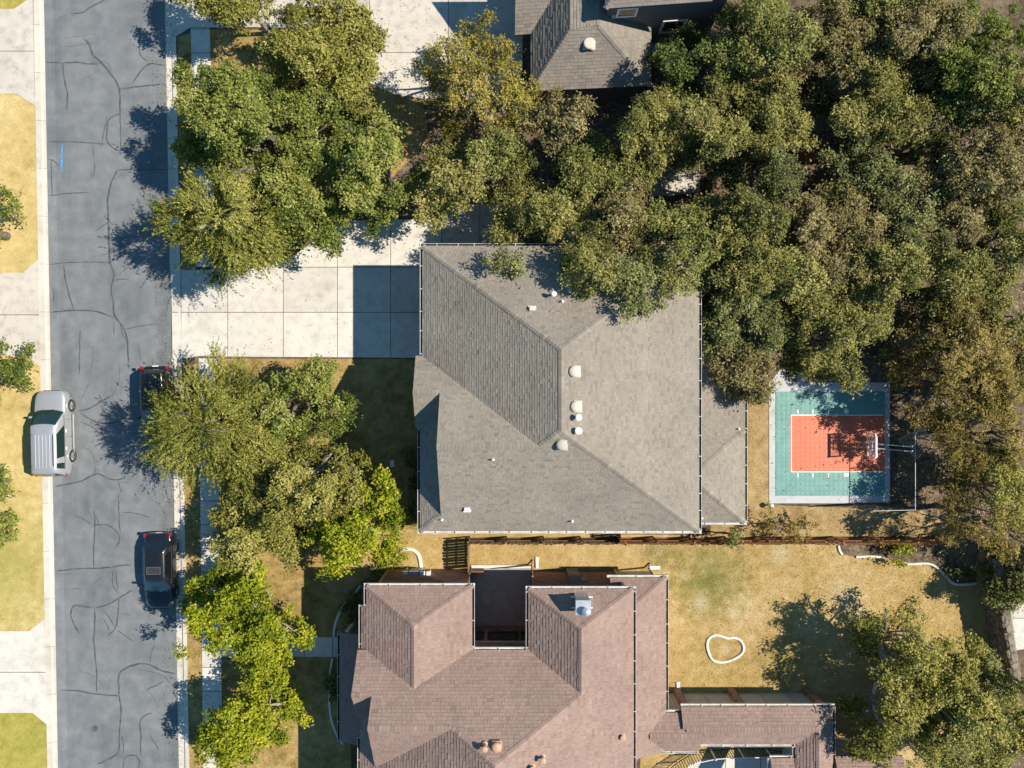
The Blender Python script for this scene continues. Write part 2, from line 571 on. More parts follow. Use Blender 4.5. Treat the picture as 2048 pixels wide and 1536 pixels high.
Y0, Y1 = -2400, 4000      # how far the street runs, in photo pixels
mb = MB(); mb.poly([(-1500, -1500, -0.06), (1500, -1500, -0.06), (1500, 1500, -0.06), (-1500, 1500, -0.06)])
tag(mb.build('ground', M['far']), 'dry open ground reaching to the horizon', None, None, 'structure')

road = sheet('road', [(road_x(86, Y0), Y0), (road_x(332, Y0), Y0), (road_x(332, Y1), Y1), (road_x(86, Y1), Y1)], 0.0,
             M['asphalt'], label='grey asphalt street with tar sealed cracks')


def ribbon(mb, pts, w, z, jitter=0.25, taper=True):
    P = [Vector((p[0], p[1], 0)) for p in pts]
    # resample with small wiggle
    Q = []
    for a, b in zip(P[:-1], P[1:]):
        n = max(1, int((b - a).length / 0.22))
        for i in range(n): Q.append(a.lerp(b, i / n))
    Q.append(P[-1])
    for it in range(2):
        Q = [Q[0]] + [(Q[i - 1] + Q[i] * 2 + Q[i + 1]) / 4 for i in range(1, len(Q) - 1)] + [Q[-1]]
    vs = []
    for i, q in enumerate(Q):
        d = Q[min(i + 1, len(Q) - 1)] - Q[max(i - 1, 0)]
        if d.length < 1e-6: d = Vector((1, 0, 0))
        d.normalize()
        nrm = Vector((-d.y, d.x, 0))
        q = q + nrm * random.uniform(-0.02, 0.02)
        ww = w * (1 + random.uniform(-jitter, jitter)) / 2
        if taper and (i == 0 or i == len(Q) - 1): ww *= 0.4
        vs.append((q.x + nrm.x * ww, q.y + nrm.y * ww, z)); vs.append((q.x - nrm.x * ww, q.y - nrm.y * ww, z))
    mb.add(vs, [(2 * i, 2 * i + 1, 2 * i + 3, 2 * i + 2) for i in range(len(Q) - 1)])


CR = [
 [(140,28),(170,25),(172,18),(200,5),(222,-6)], [(92,124),(125,126),(160,124),(180,130),(200,127)],
 [(170,78),(182,92),(182,112),(200,120),(215,140),(230,157),(238,172),(240,180),(240,228)],
 [(240,178),(262,175),(300,171),(330,167)], [(263,168),(280,143),(295,128),(305,124),(320,131),(330,131)],
 [(279,60),(279,110),(295,124)], [(240,228),(218,235),(213,250),(214,287),(222,296),(240,302)], [(240,225),(242,300)],
 [(97,284),(138,283),(213,288)], [(97,319),(112,320),(118,332)], [(102,322),(104,390)], [(98,391),(130,387),(178,385)],
 [(235,340),(222,365),(215,400),(217,440),(219,512),(221,530),(229,545),(229,555),(222,570),(222,590),(227,600),(227,630),(250,658),(255,680),(257,725)],
 [(215,447),(200,454),(192,462)], [(126,125),(128,160),(136,190),(133,220)], [(235,340),(335,339)], [(245,295),(255,280),(275,280)],
 [(100,529),(130,525),(217,524)], [(127,532),(130,555),(140,595),(147,620)], [(102,625),(140,620),(190,622),(215,630),(227,635)],
 [(229,560),(257,558)], [(250,658),(280,652),(313,647)], [(228,645),(228,672)], [(160,660),(158,750)],
 [(157,822),(170,823),(190,810),(225,790)], [(160,843),(185,853),(200,868)], [(160,825),(190,845),(215,848),(240,843)],
 [(110,973),(165,962),(195,945),(215,957),(235,962),(250,955)], [(237,962),(243,985)], [(237,985),(237,1014),(240,1065)],
 [(113,1142),(150,1138),(200,1136),(230,1134),(250,1128),(262,1131)], [(188,1136),(187,1095),(190,1070),(189,1020)],
 [(190,1050),(215,1048),(235,1062),(243,1079),(230,1096)], [(226,1138),(224,1170),(238,1188)], [(231,1139),(236,1180)],
 [(190,1216),(215,1210),(238,1196),(265,1180)], [(238,1192),(236,1225),(233,1258),(214,1272)], [(233,1260),(252,1272),(268,1284)],
 [(208,1220),(230,1253)], [(206,1235),(220,1263)], [(185,1215),(145,1209),(140,1225),(145,1245),(160,1268)],
 [(190,1220),(190,1250),(187,1278),(190,1310),(194,1350),(193,1383)], [(121,1380),(150,1380),(190,1388),(238,1392)],
 [(238,1392),(236,1350),(245,1338),(275,1327),(300,1327),(320,1342),(350,1347)], [(300,1327),(302,1305),(310,1290)],
 [(238,1392),(243,1420),(238,1480),(240,1505),(215,1520),(195,1528)], [(305,1426),(285,1430),(279,1445),(282,1470),(281,1510)],
 [(250,1515),(262,1507),(275,1510),(282,1525),(275,1540)], [(250,1515),(245,1540)], [(243,1470),(248,1490),(246,1505)],
 [(292,1381),(328,1362)], [(150,1030),(170,1040),(182,1048)], [(245,1025),(270,1025),(300,1035)], [(190,1030),(200,1040),(195,1050)],
 [(105,575),(110,588),(106,605)], [(300,1470),(318,1500)], [(218,524),(219,500)],
]
for i, c in enumerate(CR):
    mb = MB()
    ribbon(mb, [W(*p) for p in c], (0.11 if len(c) > 6 else 0.085) if len(c) > 3 else 0.06, 0.004 + (i % 7) * 0.0006)
    mb.build('crack_seal', M['tar'], road)
for i in range(46):
    y = random.uniform(-10, 1540); x = road_x(random.uniform(105, 310), y); pth = [(x, y)]; ang_ = random.choice((0, 1.57, 3.14, -1.57)) + random.gauss(0, 0.5)
    for k in range(random.randint(2, 6)):
        ang_ += random.gauss(0, 0.45); x += 13 * math.cos(ang_); y += 13 * math.sin(ang_)
        if not (road_x(92, y) < x < road_x(326, y)): break
        pth.append((x, y))
    if len(pth) < 2: continue
    mb = MB(); ribbon(mb, [W(*p) for p in pth], random.uniform(0.018, 0.035), 0.0035, 0.6); mb.build('fine_crack', M['tar'], road)
mb = MB()
mb.poly([(W(*p)[0], W(*p)[1], 0.002) for p in [(road_x(86, y), y) for y in range(-100, 1700, 100)] + [(road_x(107, y) + random.uniform(-1.5, 1.5), y) for y in range(1600, -200, -100)]][::-1])
mb.build('edge_strip', M['asphalt_pale'], road)
mb = MB(); mb.lathe([(0.20, 0.004), (0.19, 0.008)], 10, (W(190, 1457)[0], W(190, 1457)[1], 0)); mb.build('tar_patch', M['tar'], road)
mb = MB()
for (a, b, w) in (((125, 290), (123, 318), 0.10), ((124, 316), (122, 343), 0.10), ((120, 343), (128, 341), 0.08), ((120, 290), (129, 291), 0.06)):
    ribbon(mb, [W(*a), W(*b)], w, 0.010, 0.5)
tag(mb.build('paint_mark', M['paint_blue'], road), 'blue sprayed line on the asphalt')


# kerbs: gutter pan, then the kerb, in sections
def kerb(name, x0, xg, x1, label):
    root = bpy.data.objects.new(name, None); COL.objects.link(root)
    tag(root, label, None, None, 'structure')
    y = -140.0
    while y < 1680:
        ye = y + 95.5
        q = []
        mb = MB()
        g = 0.25
        def p(x, yy): return W(road_x(x, yy), yy)[:2]
        zb = [(x0, 0.004), (xg, 0.012)] if x0 < xg else [(x0, 0.004), (xg, 0.012)]
        # gutter pan (slightly sloping) and kerb with a rolled face
        face = xg + (1.2 if x1 > xg else -1.2)
        prof = [(x0, 0.006), (xg, 0.016), (face, 0.11), (x1, 0.125), (x1, -0.05)]
        vs = []
        for yy in (y + g, ye - g):
            for (xx, z) in prof:
                a = p(xx, yy); vs.append((a[0], a[1], z))
        n = len(prof)
        fs = [((i), (i + 1), n + i + 1, n + i) for i in range(n - 1)]
        if x1 > xg: fs = [f[::-1] for f in fs]
        mb.add(vs, fs, random.uniform(0.3, 0.7))
        mb.build('kerb_section', M['kerb'], root)
        y = ye
    mb = MB()
    a0 = W(road_x(min(x0, x1), -140), -140); 
    mb.poly([(W(road_x(x, yy), yy)[0], W(road_x(x, yy), yy)[1], -0.01) for x, yy in
             ((min(x0, x1), -140), (max(x0, x1), -140), (max(x0, x1), 1680), (min(x0, x1), 1680))][::-1])
    mb.build('kerb_joint', M['joint'], root)
    return root


kerb('west_kerb', 88, 82, 69, 'pale concrete kerb and gutter along the west side of the street')
kerb('east_kerb', 330, 343, 352, 'pale concrete kerb and gutter along the east side of the street')


def lawn(name, pts, mat, z, label, dens=0, hgt=0.034, tintr=(0.36, 0.66)):
    o = sheet(name, pts, z, mat, label=label)
    if dens:
        P = [W(*p)[:2] for p in pts]
        xs = [p[0] for p in P]; ys = [p[1] for p in P]
        # only what the picture shows
        x0, x1 = max(min(xs), -35), min(max(xs), 35); y0, y1 = max(min(ys), -27), min(max(ys), 27)
        n = int((x1 - x0) * (y1 - y0) * dens)
        Q = np.column_stack([RNG.uniform(x0, x1, n), RNG.uniform(y0, y1, n)])
        Q = Q[in_poly(Q, P)]
        n = len(Q)
        a = RNG.uniform(0, 2 * np.pi, n); L = RNG.uniform(0.5, 1.3, n) * hgt * 1.2
        lean = RNG.uniform(-0.7, 0.7, (n, 2)) * hgt * 1.6
        base = np.column_stack([Q, np.full(n, z)])
        wv = np.column_stack([np.cos(a), np.sin(a), np.zeros(n)]) * (L * 0.45)[:, None]
        tip = np.column_stack([lean, RNG.uniform(0.4, 1.1, n) * hgt])
        V = np.stack([base - wv, base + wv, base + wv * 0.3 + tip, base - wv * 0.3 + tip], axis=1)
        me = np_quads('grass', V, RNG.uniform(*tintr, n))
        g = link('grass', me, mat)
        tag(g, 'short grass of ' + label, None, None, 'stuff')
    return o


def rx(x): return lambda y: road_x(x, y)


lawn('west_upper_lawn', [(-900, 189), (35, 188), (72, 212), (79, 520), (50, 547), (-900, 548)], M['lawn_gold'], 0.10,
     'golden dry lawn between the two upper driveways across the street', 240)
lawn('west_middle_lawn', [(-900, 711), (58, 711), (83, 734), (91, 1238), (60, 1262), (-900, 1260)], M['lawn_gold'], 0.10,
     'lawn beside the silver vehicle, yellow above and green below', 240)
lawn('west_lower_lawn', [(-900, 1425), (68, 1423), (95, 1445), (101, 1700), (-900, 1700)], M['lawn_green'], 0.10,
     'green lawn below the lowest driveway across the street', 200)
lawn('west_top_lawn', [(-900, 20), (30, 20), (66, -4), (64, -300), (-900, -300)], M['lawn_green'], 0.10,
     'lawn above the top driveway across the street', 200)
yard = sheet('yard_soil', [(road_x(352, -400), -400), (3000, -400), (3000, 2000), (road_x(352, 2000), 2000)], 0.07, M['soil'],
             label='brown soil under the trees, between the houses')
lawn('front_lawn', [(358 + 8, 735), (430, 718), (842, 718), (842, 1066), (842, 1080), (700, 1180), (700, 1300), (705, 1700), (383, 1700), (378, 1400), (374, 1200), (366, 900)],
     M['lawn_front'], 0.085, 'dry front lawn under the street trees', 130)
lawn('north_lawn', [(356, 75), (420, 60), (700, 62), (735, 168), (845, 202), (860, 280), (700, 440), (620, 470), (500, 540), (362, 540)],
     M['lawn_front'], 0.085, 'dry patchy lawn beside the upper driveway', 110)
lawn('side_lawn', [(760, 1045), (842, 1062), (1238, 1068), (1500, 1072), (1500, 1078), (1330, 1142), (945, 1140), (720, 1150), (700, 1130)],
     M['lawn_yard'], 0.09, 'narrow yellow side lawn between the grey and the brown house', 220)
lawn('back_lawn', [(1290, 1078), (1906, 1080), (1955, 1110), (1990, 1330), (2000, 1700), (1280, 1700), (1280, 1100)],
     M['lawn_yard'], 0.095, 'yellow back lawn behind the brown house', 220)
lawn('court_side_lawn', [(1455, 740), (1545, 800), (1545, 1010), (1840, 1020), (1940, 1072), (1420, 1072), (1420, 1000)],
     M['lawn_dry'], 0.085, 'dry tan grass around the sports court', 160)
lawn('mulch_bed', [(1676, 1088), (1683, 1108), (1710, 1113), (1765, 1114), (1795, 1121), (1850, 1128), (1880, 1143), (1910, 1165), (1950, 1168), (1950, 1088)],
     M['mulch'], 0.11, 'brown mulch bed below the cedar fence', 60, 0.03)


# concrete slabs: separate panels with dark joints
def panels(name, outline, xs, ys, mat, z, label, tilt=0.0, gap=0.6, piece='panel'):
    root = bpy.data.objects.new(name, None); COL.objects.link(root)
    tag(root, label, None, None, 'structure')
    mb = MB(); mb.poly([(W(*p)[0], W(*p)[1], z - 0.02) for p in outline][::-1])
    jo = mb.build('joint', M['joint'], root)
    for i in range(len(xs) - 1):
        for j in range(len(ys) - 1):
            c = clip_rect(outline, xs[i] + gap, xs[i + 1] - gap, ys[j] + gap, ys[j + 1] - gap)
            if len(c) < 3: continue
            mb = MB()
            mb.prism([W(*p)[:2] for p in c], z - 0.06, z, random.uniform(0.2, 0.8))
            mb.build(piece, mat, root)
    return root


panels('driveway', [(344, 538), (352, 534), (372, 541), (420, 540), (575, 520), (620, 490), (655, 460), (700, 443), (760, 440), (883, 440), (883, 716), (432, 713), (400, 712), (352, 720), (347, 716)],
       [300, 364, 457, 568, 676, 782, 900], [400, 535, 625, 800], M['concrete'], 0.135, 'pale concrete driveway of the grey house')
panels('west_upper_driveway', [(-600, 20), (30, 20), (67, -5), (72, 213), (35, 189), (-600, 189)], [-600, -200, 300], [-20, 104, 300], M['concrete_old'], 0.13,
       'top concrete driveway across the street')
panels('west_middle_driveway', [(-600, 547), (50, 546), (79, 519), (83, 735), (58, 712), (-600, 712)], [-600, -100, 83, 300], [500, 630, 800], M['concrete_old'], 0.13,
       'middle concrete driveway across the street')
panels('west_lower_driveway', [(-600, 1260), (60, 1261), (91, 1237), (96, 1447), (68, 1424), (-600, 1425)], [-600, -100, 300], [1200, 1343, 1500], M['concrete'], 0.13,
       'lowest concrete driveway across the street')
panels('north_driveway', [(346, 74), (354, 74), (382, 57), (520, 56), (700, 60), (735, 165), (790, 190), (845, 199), (960, 199), (1045, 150), (1045, -120), (344, -120)],
       [340, 440, 540, 740, 897, 1060], [-130, -20, 107, 220], M['concrete_old'], 0.135, 'stained concrete driveway of the house at the top')
sw_y = [60 + 47.5 * i for i in range(-2, 11)]
panels('north_sidewalk', [(383, 58), (421, 58), (431, 540), (395, 541)], [370, 440], sw_y, M['concrete'], 0.125, 'concrete sidewalk panels beside the upper street trees')
panels('south_sidewalk', [(399, 716), (436, 718), (449, 1700), (410, 1700)], [380, 460], [716 + 47.5 * i for i in range(22)], M['concrete'], 0.125,
       'concrete sidewalk panels beside the lower street trees')
panels('front_walk', [(440, 1273), (682, 1273), (682, 1312), (440, 1312)], [440, 500, 555, 610, 666, 690], [1260, 1330], M['concrete'], 0.13,
       'concrete front walk leading to the brown house')
panels('side_pad', [(884, 410), (1150, 405), (1150, 500), (884, 500)], [884, 960, 1040, 1150], [400, 505], M['concrete_old'], 0.10,
       'shaded concrete pad beside the grey house')
panels('garden_path', [(1130, 332), (1400, 335), (1400, 385), (1240, 400), (1130, 400)], [1130, 1190, 1250, 1320, 1400], [320, 410], M['concrete_old'], 0.095,
       'shaded concrete path under the live oaks')
panels('east_path', [(2008, 1180), (2048, 1175), (2100, 1175), (2100, 1290), (2020, 1300)], [2000, 2060, 2110], [1170, 1235, 1310], M['concrete'], 0.13,
       'pale concrete path at the right edge of the picture')


# ------------------------------------------------------------------ roofs
def slope_frame(poly):
    P = [Vector(p) for p in poly]
    n = Vector((0, 0, 0))
    for i in range(len(P)):
        a = P[i]; b = P[(i + 1) % len(P)]
        n += Vector(((a.y - b.y) * (a.z + b.z), (a.z - b.z) * (a.x + b.x), (a.x - b.x) * (a.y + b.y)))
    n.normalize()
    if n.z < 0: n = -n; P = P[::-1]
    up = Vector((0, 0, 1)) - n * n.z
    up.normalize()
    u = up.cross(n)
    return P, n, u, up


def shingle_slope(mb, poly, expo, width, zref, thick=0.022):
    P, n, u, up = slope_frame(poly)
    sin = up.z
    o = Vector((P[0].x, P[0].y, P[0].z))
    o = o + up * ((zref - o.z) / sin)
    o = o - u * (o.dot(u))
    Q = [((p - o).dot(u), (p - o).dot(up)) for p in P]
    t0 = min(q[1] for q in Q); t1 = max(q[1] for q in Q)
    c0 = math.floor((t0 + 1e-4) / expo); c1 = math.ceil((t1 - 1e-4) / expo)
    for c in range(c0, c1):
        ta, tb = c * expo, (c + 1) * expo
        row = clip_half(clip_half(Q, 0, 1, tb), 0, -1, -ta)
        if len(row) < 3: continue
        s0 = min(q[0] for q in row); s1 = max(q[0] for q in row)
        rr = random.Random(c * 131 + int(o.x * 10))
        s = math.floor(s0 / width) * width - rr.random() * width
        lvl = rr.uniform(-0.06, 0.06)
        while s < s1:
            w = width * rr.uniform(0.55, 1.45)
            cell = clip_rect(row, s + 0.004, s + w - 0.004, ta, tb)
            s += w
            if len(cell) < 3: continue
            th = thick * rr.choice((0.55, 1.0, 1.35))
            tn = min(1, max(0, (0.57 if rr.random() < 0.76 else 0.36) + lvl * 0.4 + rr.gauss(0, 0.06)))
            def at(q, k=None):
                off = 0.006 + th * (1 - (q[1] - ta) / expo) if k is None else k
                return o + u * q[0] + up * q[1] + n * off
            mb.poly([at(q) for q in cell], tn)
            for i in range(len(cell)):
                a = cell[i]; b = cell[(i + 1) % len(cell)]
                if abs(a[1] - ta) < 1e-6 and abs(b[1] - ta) < 1e-6 and abs(a[0] - b[0]) > 1e-4:
                    mb.poly([at(b), at(a), at(a, -0.01), at(b, -0.01)], tn * 0.6)


def ridge_caps(mb, a, b, na, nb, step=0.2, half=0.16):
    """a,b: ends (Vectors); na, nb: normals of both slopes"""
    a = Vector(a); b = Vector(b)
    e = b - a; L = e.length
    if L < 0.05: return
    e.normalize()
    p = Vector((-e.y, e.x, 0))
    p.normalize()
    def wing(pp, n):
        z = -(n.x * pp.x + n.y * pp.y) / n.z
        return Vector((pp.x, pp.y, z)).normalized()
    # the slope that falls away to the side +p
    best = None
    za = wing(p, na).z + wing(-p, nb).z; zb = wing(p, nb).z + wing(-p, na).z
    n1, n2 = (na, nb) if za <= zb else (nb, na)
    w1 = wing(p, n1); w2 = wing(-p, n2)
    k = max(1, int(L / step))
    for i in range(k):
        q0 = a + e * (L * i / k); q1 = a + e * (L * (i + 1) / k + 0.01)
        lo, hi = 0.032, 0.045
        tn = min(1, max(0, random.gauss(0.5, 0.13)))
        c0 = q0 + Vector((0, 0, hi)); c1 = q1 + Vector((0, 0, lo))
        l0 = q0 + w1 * half + n1 * hi; l1 = q1 + w1 * half + n1 * lo
        r0 = q0 + w2 * half + n2 * hi; r1 = q1 + w2 * half + n2 * lo
        mb.add([c0, c1, l1, l0, r0, r1, l0 - n1 * 0.04, c0 - Vector((0, 0, 0.05)), r0 - n2 * 0.04, l1 - n1 * 0.04, r1 - n2 * 0.04],
               [(0, 3, 2, 1), (0, 1, 5, 4), (0, 7, 6, 3), (0, 4, 8, 7), (3, 6, 9, 2), (4, 5, 10, 8)], tn)


def roof(parent, slopes, deck_mat, sh_mat, expo, width, zref, caps, thick=0.022, deck=0.16, split=None):
    mb = MB()
    for s in slopes:
        P, n, u, up = slope_frame(s)
        k = len(P)
        vs = [tuple(p) for p in P] + [(p.x, p.y, p.z - deck) for p in P]
        fs = [tuple(range(k)), tuple(range(2 * k - 1, k - 1, -1))] + [(i, k + i, k + (i + 1) % k, (i + 1) % k) for i in range(k)]
        mb.add(vs, fs)
    deck_o = mb.build('roof', deck_mat, parent)
    mb = MB()
    for s in slopes: shingle_slope(mb, s, expo, width, zref, thick)
    tag(mb.build('shingles', sh_mat, deck_o), kind='stuff')
    mb = MB()
    for a, b, i, j in caps:
        ridge_caps(mb, a, b, slope_frame(slopes[i])[1], slope_frame(slopes[j])[1])
    if mb.v: tag(mb.build('ridge_cap', sh_mat, deck_o), kind='stuff')
    return deck_o


def gutter(parent, a, b, out, mat='gutter', debris='debris', w=0.13, step=1.05, lined=True):
    """channel along the eave a-b; out = outward plan direction"""
    a = Vector(a); b = Vector(b)
    e = (b - a); L = e.length; e.normalize()
    o = Vector((out[0], out[1], 0)); o.normalize()
    dn = Vector((0, 0, -1))
    prof = [(0.0, 0.02), (0.0, 0.12), (w, 0.12), (w, 0.0), (w + 0.02, 0.0), (w + 0.02, 0.14), (-0.01, 0.14)]
    mb = MB(); vs = []; n = len(prof)
    for q in (a, b):
        for (s, d) in prof: vs.append(q + o * s + dn * d)
    mb.add(vs, [(i, (i + 1) % n, n + (i + 1) % n, n + i) for i in range(n)] + [tuple(range(n)), tuple(range(2 * n - 1, n - 1, -1))])
    k = max(1, int(L / step))
    for i in range(k + 1):
        q = a + e * min(L - 0.05, max(0.05, L * (i + random.uniform(-0.12, 0.12)) / k))
        c = q + o * (w / 2 + 0.005) + dn * 0.012
        mb.box(c, (w + 0.05, 0.04, 0.02), math.atan2(o.y, o.x))
    g = mb.build('gutter', M[mat], parent)
    if lined:
        mb = MB()
        q0 = a + e * 0.03; q1 = b - e * 0.03
        mb.add([q0 + o * 0.005 + dn * 0.085, q1 + o * 0.005 + dn * 0.085, q1 + o * (w - 0.004) + dn * 0.085, q0 + o * (w - 0.004) + dn * 0.085,
                ], [(0, 1, 2, 3)])
        mb.build('leaf_debris', M[debris], g)  # flat dark strip running along the gutter channel
    return g


def wall(parent, pts, z0, z1, mat, name='wall'):
    mb = MB(); mb.prism(pts, z0, z1); return mb.build(name, mat, parent)


def window(parent, c, w, h, nrm, depth=0.06, frame_mat=None, panes=1, fw=0.09):
    """window in a wall; c centre on the wall face, nrm outward plan direction"""
    nx, ny = nrm; tx, ty = -ny, nx
    rz = math.atan2(ty, tx)
    fm = frame_mat or M['white']
    mb = MB()
    for s in (-1, 1):
        mb.box((c[0] + tx * s * (w / 2 - fw / 2) + nx * depth / 2, c[1] + ty * s * (w / 2 - fw / 2) + ny * depth / 2, c[2]), (fw, depth, h), rz)
        mb.box((c[0] + nx * depth / 2, c[1] + ny * depth / 2, c[2] + s * (h / 2 - fw / 2)), (w - 2 * fw - 0.004, depth - 0.006, fw), rz)
    for i in range(1, panes):
        t = -w / 2 + w * i / panes
        mb.box((c[0] + tx * t + nx * depth / 2, c[1] + ty * t + ny * depth / 2, c[2]), (0.05, depth - 0.01, h - 2 * fw - 0.004), rz)
    f = mb.build('window', fm, parent)
    for i in range(panes):
        mb = MB()
        pw = (w - 2 * fw) / panes
        t = -w / 2 + fw + pw * (i + 0.5)
        mb.box((c[0] + tx * t + nx * 0.012, c[1] + ty * t + ny * 0.012, c[2]), (pw - 0.03, 0.02, h - 2 * fw - 0.01), rz)
        mb.build('pane', M['window'], f)
    return f


def dome_vent(parent, p, r, mat):
    """round roof vent: flat flange, neck and a shallow dome with a squared back"""
    mb = MB()
    mb.box((p[0] + r * 0.15, p[1], p[2] + 0.02), (r * 2.0, r * 2.1, 0.03))
    mb.lathe([(r * 0.75, 0.0), (r * 0.75, 0.16)], 18, p)
    mb.lathe([(r * 0.99, 0.13), (r, 0.17), (r * 0.96, 0.21), (r * 0.8, 0.26), (r * 0.5, 0.295), (r * 0.2, 0.31)], 20, p)
    mb.box((p[0] + r * 0.55, p[1], p[2] + 0.17), (r * 0.85, r * 1.7, 0.08))
    return mb.build('roof_vent', mat, parent, smooth=False, bevel=0.01)


def pipe_vent(parent, p, h, r, mat, cap=True):
    mb = MB()
    mb.lathe([(r, -0.2), (r, h * 0.85)], 10, p)
    mb.lathe([(r * 1.9, 0.0), (r * 1.9, 0.03), (r * 1.1, 0.09)], 12, p)
    if cap:
        mb.lathe([(r * 1.25, h * 0.78), (r * 1.9, h * 0.86), (r * 1.9, h * 0.95), (r * 1.1, h)], 12, p)
    return mb.build('vent_pipe', mat, parent)


# ------------------------------------------------------------------ the grey house
gh = thing('house', (0, 0, 0), 'large two storey house with pale grey hipped shingle roof in the centre', 'house')
E = 5.4
RX, RT, RB, RZ = 2.586, 1.83, -2.457, 8.9        # main ridge: x, upper end, lower end, height
WY, WZ, WX, GX = -3.315, 8.394, 1.47, -4.0         # wing ridge: y, height, where it meets the west slope, gable end
HX = 10.68 - (WZ - E) / 0.432
gs = [
 [(-5.11, 1.6, E), (-5.11, 7.88, E), (RX, RT, RZ), (RX, RB, RZ), (WX, WY, WZ)],                      # 0 west
 [(-5.11, 7.88, E), (10.68, 7.88, E), (RX, RT, RZ)],                                               # 1 north
 [(10.68, 7.88, E), (10.68, -8.39, E), (RX, RB, RZ), (RX, RT, RZ)],                                # 2 east
 [(GX, -8.39, E), (10.68, -8.39, E), (HX, WY, WZ), (GX, WY, WZ)],                                  # 3 south
 [(WX, WY, WZ), (HX, WY, WZ), (RX, RB, RZ)],                                                       # 4 south top
 [(-5.25, -8.39, E), (GX, -8.39, E), (GX, -7.42, 5.97)],                                           # 5 south corner
 [(-5.5, 1.6, E), (-5.11, 1.6, E), (-2.34, -0.47, 6.66), (-5.5, -0.47, 6.66)],                     # 6 wing north low
 [(GX, -0.47, 6.66), (-2.34, -0.47, 6.66), (WX, WY, WZ), (GX, WY, WZ)],                            # 7 wing north high
 [(-5.5, -0.47, 6.66), (GX, -0.47, 6.66), (GX, -1.60, 5.97), (-5.25, -2.54, E), (-5.5, -2.54, E)], # 8 small gable south
 [(-5.25, -2.54, E), (GX, -1.60, 5.97), (GX, -7.42, 5.97), (-5.25, -8.39, E)],                     # 9 west skirt
]
caps = [((-5.11, 7.88, E), (RX, RT, RZ), 0, 1), ((10.68, 7.88, E), (RX, RT, RZ), 1, 2), ((RX, RT, RZ), (RX, RB, RZ), 0, 2),
        ((10.68, -8.39, E), (RX, RB, RZ), 2, 3), ((GX, WY, WZ), (WX, WY, WZ), 7, 3), ((WX, WY, WZ), (RX, RB, RZ), 0, 4),
        ((-5.5, -0.47, 6.66), (GX - 0.03, -0.47, 6.66), 6, 8), ((-5.25, -8.39, E), (GX, -7.42, 5.97), 9, 5)]
roof(gh, gs, M['deck_grey'], M['shingle_grey'], 0.145, 0.21, E, caps, thick=0.018)
low = [
 [(10.4, 7.2, 3.95), (14.07, 7.2, 3.0), (14.07, -2.78, 3.0), (10.4, -3.5, 3.95)],
 [(14.07, -2.78, 3.0), (14.07, -8.36, 3.0), (10.4, -5.4, 4.9)],
 [(14.07, -8.36, 3.0), (10.4, -8.36, 3.0), (10.4, -5.4, 4.9)],
 [(10.4, -3.5, 3.95), (14.07, -2.78, 3.0), (10.4, -5.4, 4.9)],
]
roof(gh, low, M['deck_grey'], M['shingle_grey'], 0.145, 0.21, 3.0, [((14.07, -8.36, 3.0), (10.4, -5.4, 4.9), 1, 2), ((14.07, -2.78, 3.0), (10.4, -5.4, 4.9), 1, 3)])
for a, b, o, d in (((-5.11, 7.9, E), (-5.11, 1.68, E), (-1, 0), True), ((-5.3, 7.88, E), (10.85, 7.88, E), (0, 1), True), ((10.68, 7.9, E), (10.68, -8.4, E), (1, 0), True),
                   ((-5.4, -8.39, E), (10.85, -8.39, E), (0, -1), False), ((-5.25, -2.55, E), (-5.25, -8.37, E), (-1, 0), True)):
    gutter(gh, a, b, o, lined=d)
gutter(gh, (14.07, 7.2, 3.0), (14.07, -8.36, 3.0), (1, 0), debris='algae')
gutter(gh, (10.75, -8.36, 3.0), (14.2, -8.36, 3.0), (0, -1), lined=False)
wall(gh, [(-4.75, 7.5), (10.35, 7.5), (10.35, -8.05), (-4.75, -8.05), (-4.75, -2.3), (-5.2, -2.3), (-5.2, 1.2), (-4.75, 1.2)], 0.0, 5.3, M['siding'])
wall(gh, [(10.35, 7.0), (13.7, 7.0), (13.7, -8.0), (10.35, -8.0)], 0.0, 2.9, M['siding'], 'lower_wall')
mb = MB()
mb.poly([(-3.94, -0.47, 6.55), (-3.94, WY, 8.26), (-3.94, -7.40, 5.84), (-3.94, -7.40, 5.3), (-3.94, -0.47, 5.3)])
mb.poly([(-5.3, 1.5, 5.3), (-5.3, -0.47, 6.52), (-5.3, -2.45, 5.3)])
mb.build('gable_wall', M['siding'], gh)
def zg(x, y):
    """grey roof height at plan position"""
    return min(5.4 + 0.455 * (x + 5.11) if y > WY else 99, 5.4 + 0.432 * (10.68 - x), 5.4 + 0.579 * (7.88 - y), 5.4 + 0.590 * (y + 8.39))
def on_grey(px, py):
    x, y, _ = W(px, py, 8.0)
    for k in range(6):
        z = zg(x, y); x, y, _ = W(px, py, z)
    return (x, y, z)
dome_vent(gh, on_grey(1148, 743), 0.30, M['vent_beige'])
dome_vent(gh, on_grey(1151, 813), 0.30, M['vent_beige'])
dome_vent(gh, on_grey(1123, 889), 0.30, M['stucco_cream'])
for px, py, h, r in ((1156, 834, 0.55, 0.09), (1156, 861, 0.42, 0.10), (1107, 590, 0.6, 0.075), (1125, 603, 0.3, 0.05), (986, 919, 0.32, 0.045), (884, 1039, 0.28, 0.045), (1144, 1042, 0.3, 0.05)):
    pipe_vent(gh, on_grey(px, py), h, r, M['white'], h > 0.35)
for px, py in ((1064, 618), (934, 1018)):
    p = on_grey(px, py)
    mb = MB(); mb.box((p[0], p[1], p[2] + 0.10), (0.34, 0.26, 0.2), taper=0.8); mb.box((p[0], p[1], p[2] + 0.0), (0.44, 0.36, 0.03))
    mb.build('box_vent', M['vent_beige' if py < 700 else 'white'], gh, bevel=0.02)
p = on_grey(1150, 578)
